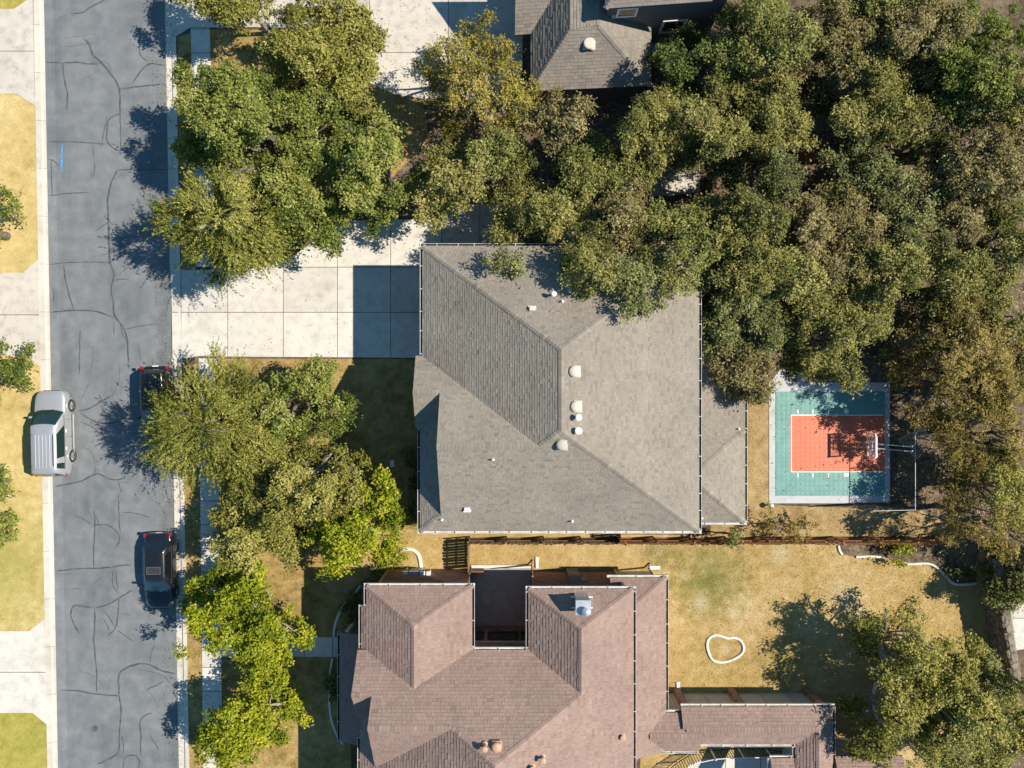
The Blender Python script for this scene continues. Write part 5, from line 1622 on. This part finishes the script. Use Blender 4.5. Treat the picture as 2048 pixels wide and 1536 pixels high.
def crown_lobes(rx_, ry_, ztop, depth, rr, lobe):
    """boughs over an uneven dome, each carrying several small leaf clumps; local coordinates"""
    rx_ = max(0.35, rx_ - 0.42); ry_ = max(0.35, ry_ - 0.42)
    area = math.pi * rx_ * ry_
    n = max(4, int(area / (lobe * lobe * 1.55)))
    ph = [rr.uniform(0, 2 * math.pi) for _ in range(4)]
    bo_ = []; tries = 0
    while len(bo_) < n and tries < n * 60:
        tries += 1
        a = rr.uniform(0, 2 * math.pi); r = math.sqrt(rr.random())
        edge = 1 + 0.14 * math.sin(2 * a + ph[0]) + 0.12 * math.sin(3 * a + ph[1]) + 0.10 * math.sin(5 * a + ph[2])
        x = r * math.cos(a) * rx_ * edge * 0.9; y = r * math.sin(a) * ry_ * edge * 0.9
        if any((x - q[0]) ** 2 + (y - q[1]) ** 2 < (lobe * 1.1) ** 2 for q in bo_): continue
        z = ztop - depth * (r ** 2.2) + rr.uniform(-1.9, 0.6) * min(1, depth * 0.5)
        bo_.append((x, y, z, lobe * rr.uniform(0.75, 1.25)))
    out = []
    for (x, y, z, R) in bo_:
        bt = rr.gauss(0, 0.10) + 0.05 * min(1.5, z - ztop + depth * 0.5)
        k = max(3, int(9 * (R / 0.95) ** 2)) if R > 0.45 else 3
        for i in range(k):
            d = Vector((rr.gauss(0, 1), rr.gauss(0, 1), abs(rr.gauss(0, 0.8)) - 0.25)).normalized() * R * rr.uniform(0.35, 1.12)
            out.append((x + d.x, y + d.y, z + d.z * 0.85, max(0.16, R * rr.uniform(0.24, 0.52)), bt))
    return out


def leaves(lobes, sp, rr, scale=1.0, lower=True, skirt=0.8):
    """leaf quads on twigs that radiate from each clump; returns V, tint"""
    Vs = []; Ts = []
    zmid = sum(l[2] for l in lobes) / len(lobes)
    for lb in lobes:
        lx, ly, lz, lr = lb[:4]
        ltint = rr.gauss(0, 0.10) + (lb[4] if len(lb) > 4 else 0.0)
        nleaf = int(sp['dens'] * math.pi * (lr * lr * 0.95 + 0.05) * scale)
        per = 9 if sp['spray'] < 0.6 else 13
        nt_ = max(4, nleaf // per)
        g = np.random.default_rng(rr.randrange(1 << 30))
        # twig directions: upper half favoured
        d = g.normal(size=(nt_, 3)); d[:, 2] = np.abs(d[:, 2]) * 1.0 - 0.28
        # drift outwards from the crown's middle
        out = np.array([lx, ly, 0.0]); ol = np.linalg.norm(out)
        if ol > 0.3: d += out / ol * (0.35 + 0.5 * sp['spray'])
        d /= np.linalg.norm(d, axis=1)[:, None]
        rad = lr * g.uniform(0.25, 1.0, nt_) ** 0.6 * 0.8
        start = np.array([lx, ly, lz]) + d * rad[:, None] * np.array([1, 1, 0.8])
        tl = sp['tw'] * g.uniform(0.4, 1.0, nt_) * np.where(g.random(nt_) < 0.12, 1.7, 0.85)
        dd = d + g.normal(size=(nt_, 3)) * 0.45
        if sp['spray'] > 0.6:
            dd = d * 0.45 + g.normal(size=(nt_, 3)) * 0.28 + (out / max(ol, 0.3)) * 0.75
            dd[:, 2] = dd[:, 2] * 0.5 + 0.12
        dd /= np.linalg.norm(dd, axis=1)[:, None]
        t = (np.arange(per)[None, :] + g.uniform(0, 1, (nt_, per))) / per
        c = start[:, None, :] + dd[:, None, :] * (tl[:, None] * t)[:, :, None]
        c[:, :, 2] -= 0.18 * (t ** 2) * tl[:, None]
        jit = 0.11 * (1 - 0.85 * sp['spray']) + 0.022
        c += g.normal(size=c.shape) * jit * (1 - 0.45 * t[:, :, None] * sp['spray'])
        c = c.reshape(-1, 3); m = len(c)
        tw = np.repeat(dd, per, axis=0); dn = np.repeat(d, per, axis=0)
        nrm = dn * 0.5 + g.normal(size=(m, 3)) * 0.5; nrm[:, 2] += 0.85; nrm[:, 0] += 0.25
        nrm /= np.linalg.norm(nrm, axis=1)[:, None]
        ax = tw * sp['spray'] * 1.2 + g.normal(size=(m, 3)) * 0.7
        ax -= nrm * np.sum(ax * nrm, axis=1)[:, None]; ax /= np.linalg.norm(ax, axis=1)[:, None] + 1e-9
        bx_ = np.cross(nrm, ax)
        L = sp['l'] * g.uniform(0.4, 1.5, m) * 0.5; Wd_ = sp['w'] * g.uniform(0.5, 1.4, m) * 0.5
        fold = nrm * (Wd_ * 0.5)[:, None]
        V = np.stack([c - ax * L[:, None], c + bx_ * Wd_[:, None] + fold, c + ax * L[:, None], c - bx_ * Wd_[:, None] + fold], axis=1)
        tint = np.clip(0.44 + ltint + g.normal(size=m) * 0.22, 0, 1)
        Vs.append(V); Ts.append(tint)
    return np.concatenate(Vs), np.concatenate(Ts)


def tree(name, label, species, px, py, rpx, rpy, ztop, seed, group, lobe=1.0, depth=None, zbase=0.08, trunk=True, lean=(0, 0), cat='tree', dens=1.0, extra=()):
    """crown centre seen at (px,py) with pixel radii; ztop = height of the upper clumps"""
    sp = SPEC[species]; rr = random.Random(seed)
    zc = ztop * 0.86
    f = (1 - zc / H) / S
    cx, cy, _ = W(px, py, zc)
    rx_, ry_ = rpx * f, rpy * f
    if depth is None: depth = min(ztop * 0.45, 0.75 * max(rx_, ry_))
    lobe = min(lobe, 0.55 * min(rx_, ry_) + 0.25)
    root = thing(name, (cx + lean[0], cy + lean[1], zbase), label, cat, group)
    lob = crown_lobes(rx_, ry_, ztop - zbase - lobe * 0.7, depth, rr, lobe)
    for (ex, ey, ez, er) in extra:
        q = W(ex, ey, ez); lob.append((q[0] - cx, q[1] - cy, ez - zbase, er))
    lob = [(l[0] - lean[0], l[1] - lean[1], max(l[2], 0.25)) + tuple(l[3:]) for l in lob]
    # a few darker clumps lower down inside the crown
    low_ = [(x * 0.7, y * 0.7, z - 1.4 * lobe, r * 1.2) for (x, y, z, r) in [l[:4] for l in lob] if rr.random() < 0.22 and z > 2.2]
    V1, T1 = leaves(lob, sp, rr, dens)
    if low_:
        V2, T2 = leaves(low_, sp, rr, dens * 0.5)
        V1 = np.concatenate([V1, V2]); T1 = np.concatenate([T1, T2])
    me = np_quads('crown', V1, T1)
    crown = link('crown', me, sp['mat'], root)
    tag(crown, kind='stuff')
    if trunk:
        mb = MB()
        R0 = 0.05 + 0.035 * ztop * min(1.6, max(rx_, ry_) / 3)
        fork = max(0.5, (ztop - depth) * 0.42)
        off = (-lean[0] * 0.5, -lean[1] * 0.5)
        mid = Vector((off[0] * 0.5 + rr.uniform(-0.15, 0.15), off[1] * 0.5 + rr.uniform(-0.15, 0.15), fork))
        mb.tube([(0, 0, -0.1), (0.02, 0, 0.12), (mid.x * 0.5, mid.y * 0.5, fork * 0.5), mid], [R0 * 1.45, R0 * 1.05, R0 * 0.9, R0 * 0.8], 9)
        # main limbs
        K = max(3, min(7, len(lob) // 4))
        ks = sorted(range(len(lob)), key=lambda i: math.atan2(lob[i][1] - mid.y, lob[i][0] - mid.x))
        for b in range(K):
            grp = ks[b * len(ks) // K:(b + 1) * len(ks) // K]
            if not grp: continue
            gx_ = sum(lob[i][0] for i in grp) / len(grp); gy_ = sum(lob[i][1] for i in grp) / len(grp); gz_ = sum(lob[i][2] for i in grp) / len(grp)
            hub = Vector((mid.x + (gx_ - mid.x) * 0.6, mid.y + (gy_ - mid.y) * 0.6, fork + (gz_ - fork) * 0.5))
            kink = mid.lerp(hub, 0.5) + Vector((rr.uniform(-.25, .25), rr.uniform(-.25, .25), rr.uniform(0, .3)))
            mb.tube([mid, kink, hub], [R0 * 0.62, R0 * 0.48, R0 * 0.36], 6)
            for i in grp[::3]:
                q = Vector(lob[i][:3]); m2 = hub.lerp(q, 0.55) + Vector((rr.uniform(-.2, .2), rr.uniform(-.2, .2), rr.uniform(-.1, .25)))
                mb.tube([hub, m2, q], [R0 * 0.3, R0 * 0.2, R0 * 0.08], 5, cap=False)
                for _ in range(3):
                    dq = Vector((rr.gauss(0, 1), rr.gauss(0, 1), abs(rr.gauss(0, 0.7)))).normalized() * lob[i][3] * rr.uniform(0.7, 1.15)
                    mb.tube([q, q + dq * 0.5 + Vector((0, 0, 0.06)), q + dq], [R0 * 0.09, R0 * 0.06, 0.006], 4, cap=False)
        mb.build('trunk', M[sp['bark']], root)
    return root


GW = 'trees across the street'; GS = 'street trees along the sidewalk'; GO = 'live oaks in the shaded yards'; GR = 'trees beyond the back lawn'
TR = [
 ('oak_tree', 'green tree cut by the left edge beside the golden lawn', 'green', -98, 440, 92, 105, 5.5, 1, GW, {}),
 ('oak_tree', 'green tree at the left edge above the silver SUV', 'green', -108, 765, 82, 74, 5.5, 2, GW, {}),
 ('oak_tree', 'small tree crown at the left edge below the silver SUV', 'green', -72, 978, 66, 60, 4.5, 3, GW, {}),
 # street side
 ('oak_tree', 'yellowish green oak overhanging the stained driveway at the top', 'olive', 628, 88, 132, 108, 7.0, 5, GS, {'lobe': 1.1}),
 ('oak_tree', 'sparse tree crown cut by the top edge over the upper driveway', 'olive', 478, -18, 52, 50, 6.0, 6, GS, {'dens': 0.7}),
 ('oak_tree', 'tree cut by the top edge that shades the street corner', 'olive', 388, -62, 66, 66, 6.8, 19, GS, {}),
 ('oak_tree', 'broad green oak nearest the upper part of the street', 'green', 478, 240, 146, 138, 8.2, 7, GS, {'lobe': 1.15}),
 ('elm_tree', 'feathery yellow green elm reaching over the kerb above the driveway', 'elm', 448, 442, 112, 112, 7.2, 208, GS, {'dens': 1.25}),
 ('oak_tree', 'green oak crown above the bend of the pale driveway', 'green', 582, 400, 78, 98, 6.6, 9, GS, {}),
 ('oak_tree', 'rounded fresh green oak between the two driveways', 'green', 728, 325, 104, 134, 7.2, 10, GS, {'lobe': 1.0}),
 ('ash_tree', 'thin yellowing tree touching the roof of the house at the top', 'yellow', 955, 135, 118, 130, 7.2, 11, GS, {'lobe': 0.95}),
 ('elm_tree', 'feathery elm covering the dark parked car', 'elm', 405, 852, 104, 134, 6.9, 12, GS, {}),
 ('oak_tree', 'green oak over the sidewalk just below the pale driveway', 'green', 560, 812, 108, 92, 6.3, 13, GS, {'extra': ((668, 808, 4.2, 0.35),)}),
 ('oak_tree', 'olive oak in the middle of the front lawn trees', 'olive', 585, 1010, 150, 112, 7.0, 14, GS, {}),
 ('maple_tree', 'bright lime tree beside the shaded front lawn', 'lime', 700, 1062, 96, 92, 6.2, 15, GS, {}),
 ('oak_tree', 'olive green oak over the sidewalk beside the black hatchback', 'olive', 480, 1080, 86, 72, 6.0, 16, GS, {}),
 ('maple_tree', 'lime green tree over the kerb by the front walk', 'lime', 470, 1248, 110, 92, 6.4, 17, GS, {'extra': ((362, 1300, 4.2, 0.4), (600, 1270, 3.6, 0.5))}),
 ('maple_tree', 'yellow green tree at the bottom over the sidewalk', 'lime', 482, 1464, 92, 84, 5.6, 18, GS, {}),
 # shaded yards
 ('live_oak', 'oak left of the corner oak at the top edge', 'oak', 1920, 150, 84, 88, 7.0, 83, GO, {}),
 ('live_oak', 'oak right of the small dark oak in the upper right wood', 'oak', 1935, 395, 84, 78, 6.8, 84, GO, {}),
 ('live_oak', 'oak below the oak beside the storage box, at the right edge', 'gold', 2040, 760, 74, 84, 6.4, 85, GO, {}),
 ('live_oak', 'oak cut by the top edge left of the brownish oak', 'oak', 1760, 10, 86, 66, 7.4, 86, GO, {}),
 ('oak_tree', 'olive tree in the lower right corner behind the green oak', 'olive', 2050, 1480, 66, 74, 5.6, 87, GR, {}),
 ('oak_tree', 'golden tree at the right edge beside the stone wall top', 'gold', 2050, 1065, 50, 60, 5.2, 88, GR, {}),
 ('live_oak', 'oak between the storage box and the golden brown tree', 'oak', 1905, 645, 70, 62, 6.0, 89, GO, {}),
 ('live_oak', 'oak at the right edge between the corner oak and the dark gap', 'oakg', 2035, 205, 70, 88, 7.6, 80, GO, {}),
 ('live_oak', 'oak at the right edge in line with the storage box', 'oak', 2040, 470, 70, 88, 7.2, 81, GO, {}),
 ('live_oak', 'oak at the right edge above the golden brown trees', 'oak', 2045, 645, 66, 72, 7.0, 82, GO, {}),
 ('live_oak', 'narrow oak crown between the rounded green oak and the grey house', 'oak', 885, 375, 62, 88, 6.4, 30, GO, {}),
 ('live_oak', 'olive oak below the thin yellowing tree', 'oak', 975, 300, 92, 78, 7.0, 31, GO, {}),
 ('live_oak', 'oak whose crown reaches the north gutter of the grey house', 'oak', 1075, 410, 88, 82, 7.4, 32, GO, {}),
 ('live_oak', 'small oak bough alone over the grey roof slope', 'oak', 1010, 520, 46, 38, 8.4, 33, GO, {'lean': (0.6, 2.2), 'lobe': 0.7}),
 ('live_oak', 'oak crown just below the eave of the house at the top', 'oak', 1120, 228, 78, 62, 6.6, 34, GO, {}),
 ('live_oak', 'oak over the grey roof beside the white vent pipes', 'oak', 1188, 540, 78, 72, 9.6, 35, GO, {'lean': (0.3, 2.0)}),
 ('live_oak', 'oak crown over the shaded concrete path', 'oak', 1205, 330, 82, 92, 7.0, 36, GO, {}),
 ('live_oak', 'oak standing right of the house at the top', 'oakg', 1300, 262, 92, 84, 7.4, 37, GO, {}),
 ('live_oak', 'oak bough hanging lowest over the middle of the grey roof', 'oak', 1266, 572, 62, 62, 9.4, 38, GO, {'lean': (0.5, 2.5)}),
 ('live_oak', 'oak crown above the middle of the grey roof', 'oak', 1235, 440, 98, 84, 8.6, 39, GO, {}),
 ('live_oak', 'wide oak crown left of the shaded cedar fence gap', 'oak', 1410, 225, 104, 92, 7.6, 40, GO, {}),
 ('live_oak', 'oak over the top right corner of the grey roof', 'oakg', 1370, 490, 98, 102, 8.8, 41, GO, {}),
 ('live_oak', 'tall oak right of the grey roof corner', 'oakg', 1485, 470, 118, 118, 8.4, 42, GO, {'lobe': 1.2}),
 ('live_oak', 'oak spreading over the lower grey roof', 'oak', 1500, 640, 92, 92, 7.6, 43, GO, {}),
 ('live_oak', 'oak at the upper left corner of the sports court', 'oak', 1520, 745, 62, 62, 6.4, 44, GO, {}),
 ('live_oak', 'dark oak beside the shaded wall of the house at the top', 'dark', 1420, 98, 92, 96, 7.4, 45, GO, {}),
 ('live_oak', 'oak at the top edge right of the shaded wall', 'oakg', 1530, 62, 108, 108, 8.0, 46, GO, {}),
 ('live_oak', 'oak below the top edge oaks, left of a dark gap', 'oak', 1560, 210, 82, 92, 7.2, 47, GO, {}),
 ('live_oak', 'oak crown along the shaded cedar fence', 'oak', 1545, 345, 88, 78, 7.4, 48, GO, {}),
 ('live_oak', 'oak at the top edge, second right of the shaded wall', 'oak', 1680, 70, 108, 98, 8.0, 49, GO, {}),
 ('live_oak', 'oak between two dark gaps of the upper right wood', 'oakg', 1770, 175, 102, 92, 7.6, 50, GO, {}),
 ('live_oak', 'brownish oak at the top edge near the right corner', 'oakb', 1850, 58, 98, 92, 7.6, 51, GO, {}),
 ('live_oak', 'green oak in the top right corner of the picture', 'green', 1990, 80, 108, 128, 8.4, 52, GO, {}),
 ('live_oak', 'oak crown over the fence in the middle of the right wood', 'oak', 1725, 320, 78, 66, 6.8, 53, GO, {}),
 ('live_oak', 'oak above the sports court, second row from it', 'oak', 1690, 452, 108, 98, 7.6, 54, GO, {}),
 ('live_oak', 'oak nearest the upper edge of the sports court', 'oak', 1680, 660, 104, 104, 7.4, 55, GO, {'extra': ((1700, 760, 5.6, 0.8),)}),
 ('live_oak', 'oak left of the sports court oak, over bare soil', 'oakg', 1600, 560, 82, 84, 7.2, 56, GO, {}),
 ('live_oak', 'oak left of the dark green storage box', 'oak', 1770, 545, 84, 84, 7.2, 57, GO, {}),
 ('live_oak', 'oak in the right wood above the storage box', 'oak', 1850, 440, 98, 92, 7.4, 58, GO, {}),
 ('live_oak', 'oak at the right edge below the corner oak', 'oakg', 1990, 330, 104, 108, 7.8, 59, GO, {}),
 ('live_oak', 'oak right of the dark green storage box', 'oak', 1965, 560, 98, 96, 7.2, 60, GO, {}),
 ('live_oak', 'small oak crown in the dark gap of the upper right wood', 'dark', 1885, 270, 68, 74, 6.0, 61, GO, {}),
 ('oak_tree', 'golden brown tree right of the ball stop net', 'gold', 1955, 740, 104, 104, 7.0, 62, GO, {}),
 ('oak_tree', 'golden brown tree at the right edge below the first', 'gold', 2005, 870, 88, 92, 6.8, 63, GO, {}),
 ('oak_tree', 'dark twiggy tree shading the right side of the court', 'gold', 1850, 700, 56, 62, 5.0, 64, GO, {'dens': 0.55}),
 ('oak_tree', 'golden tree above the stone wall', 'gold', 1975, 1040, 62, 52, 6.0, 65, GO, {}),
 ('oak_tree', 'olive tree at the right edge above the stone wall', 'olive', 2030, 985, 62, 82, 6.2, 66, GO, {}),
 ('oak_tree', 'green tree right of the stone wall', 'oakg', 2085, 1165, 56, 66, 4.4, 67, GR, {}),
 ('oak_tree', 'pale olive oak overhanging the back lawn from the lower right', 'olive', 1815, 1318, 90, 84, 6.2, 70, GR, {'dens': 0.62, 'lobe': 0.85}),
 ('live_oak', 'green oak in the middle of the lower right trees', 'olive', 1900, 1400, 124, 104, 6.8, 71, GR, {'dens': 0.75}),
 ('live_oak', 'green oak at the bottom beside the rear wing roof', 'olive', 1838, 1480, 104, 90, 6.6, 72, GR, {'dens': 0.8}),
 ('live_oak', 'oak at the right edge below the stone wall', 'oakg', 2050, 1375, 62, 70, 6.0, 73, GR, {}),
 ('live_oak', 'green oak in the lower right corner', 'oakg', 1985, 1490, 104, 92, 6.8, 74, GR, {}),
]
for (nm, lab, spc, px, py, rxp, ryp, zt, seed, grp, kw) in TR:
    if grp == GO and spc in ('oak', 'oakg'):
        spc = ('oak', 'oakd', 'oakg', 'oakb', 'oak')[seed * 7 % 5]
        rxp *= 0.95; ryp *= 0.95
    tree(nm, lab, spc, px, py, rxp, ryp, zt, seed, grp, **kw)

SH = [
 ('shrub', 'round clipped bright green shrub at the left edge', 'green', -4, 1063, 34, 38, 1.5, 101, {'dens': 2.6, 'lobe': 0.45}),
 ('shrub', 'bright green shrub beside the white hooked edging', 'lime', 793, 1112, 21, 24, 1.5, 102, {'lobe': 0.45}),
 ('shrub', 'dark shrub against the wall at the upper bed of the grey house', 'dark', 828, 915, 12, 26, 1.0, 103, {'lobe': 0.35}),
 ('shrub', 'dark shrub in the middle of the bed along the grey house', 'dark', 829, 975, 11, 24, 0.9, 104, {'lobe': 0.35}),
 ('shrub', 'dark shrub at the lower end of the bed along the grey house', 'dark', 827, 1030, 13, 22, 1.0, 105, {'lobe': 0.35}),
 ('shrub', 'green bush growing over the cedar fence below the lower grey roof', 'dark', 1468, 1078, 24, 26, 2.3, 106, {'lobe': 0.5}),
 ('shrub', 'dry brown twiggy bush on the cedar fence', 'gold', 1560, 1058, 52, 34, 2.2, 107, {'dens': 0.35, 'lobe': 0.55}),
 ('shrub', 'sparse dry bush right of the brown twiggy one', 'gold', 1622, 1058, 34, 26, 1.9, 108, {'dens': 0.35, 'lobe': 0.5}),
 ('shrub', 'bright green bush in the mulch bed below the fence', 'lime', 1806, 1104, 18, 17, 1.4, 109, {'lobe': 0.4}),
 ('shrub', 'dark green shrub at the base of the stone wall', 'dark', 1925, 1150, 24, 20, 1.1, 110, {'lobe': 0.4}),
 ('shrub', 'dark shrub at the porch corner above the front walk', 'dark', 700, 1225, 18, 40, 1.1, 111, {'lobe': 0.4}),
 ('shrub', 'dark shrub at the porch below the front walk', 'dark', 670, 1370, 10, 50, 0.9, 112, {'lobe': 0.35}),
 ('shrub', 'leafy dark green bush in the shade right of the court', 'dark', 1850, 665, 34, 40, 2.2, 113, {'lobe': 0.6}),
 ('shrub', 'low green shrub on the shaded lawn left of the brick wall', 'dark', 752, 1150, 18, 14, 1.0, 114, {'lobe': 0.4}),
]
for (nm, lab, spc, px, py, rxp, ryp, zt, seed, kw) in SH:
    tree(nm, lab, spc, px, py, rxp, ryp, zt, seed, 'garden shrubs', depth=zt * 0.35, cat='shrub', **kw)

# fallen leaves
def litter(name, label, poly, n, z, mat, size=0.07):
    P = [W(*p)[:2] for p in poly]
    xs = [p[0] for p in P]; ys = [p[1] for p in P]
    Q = np.column_stack([RNG.uniform(min(xs), max(xs), n), RNG.uniform(min(ys), max(ys), n)])
    Q = Q[in_poly(Q, P)]; m = len(Q)
    a = RNG.uniform(0, 6.283, m); L = size * RNG.uniform(0.5, 1.3, m)
    c = np.column_stack([Q, z + RNG.uniform(0.005, 0.03, m)])
    u = np.column_stack([np.cos(a), np.sin(a), RNG.uniform(-.3, .3, m)]) * L[:, None]; v = np.column_stack([-np.sin(a), np.cos(a), RNG.uniform(-.3, .3, m)]) * (L * 0.5)[:, None]
    V = np.stack([c - u, c + v, c + u, c - v], axis=1)
    tag(link(name, np_quads(name, V, RNG.uniform(0, 1, m)), mat), label, None, None, 'stuff')
M['litter'] = leaf_mat('leaf_litter', [(0.07, 0.045, 0.025), (0.17, 0.11, 0.06), (0.30, 0.21, 0.12), (0.42, 0.32, 0.2)], 0.05)
litter('fallen_leaves', 'brown fallen leaves on the soil under the oaks', [(840, 200), (2060, 100), (2060, 1080), (1780, 1070), (1790, 760), (1500, 750), (1410, 500), (860, 480)], 60000, 0.075, M['litter'])
litter('fallen_leaves', 'dry leaves scattered under the street trees', [(370, 60), (840, 180), (840, 440), (380, 540)], 6000, 0.10, M['litter'], 0.05)
litter('fallen_leaves', 'dry leaves scattered over the front lawn and sidewalk', [(375, 720), (830, 720), (830, 1060), (660, 1300), (660, 1540), (390, 1540)], 6000, 0.10, M['litter'], 0.05)
litter('fallen_leaves', 'dry leaves scattered over the back lawn', [(1340, 1090), (1940, 1090), (1985, 1330), (1985, 1540), (1680, 1540), (1680, 1400), (1340, 1370)], 2500, 0.11, M['litter'], 0.035)
litter('fallen_leaves', 'dry leaves lying along the east gutter of the street', [(300, -10), (344, -10), (372, 1540), (330, 1540)], 2600, 0.012, M['litter'], 0.045)
litter('fallen_leaves', 'few dry leaves on the pale driveway', [(365, 545), (840, 450), (840, 705), (365, 705)], 420, 0.14, M['litter'], 0.04)
litter('fallen_leaves', 'few dry leaves on the sports court', [(1540, 775), (1775, 775), (1775, 1000), (1540, 1000)], 260, 0.146, M['litter'], 0.045)
litter('fallen_leaves', 'few dry leaves on the stained driveway at the top', [(440, -20), (880, -20), (900, 190), (740, 160), (700, 55), (440, 50)], 500, 0.14, M['litter'], 0.04)
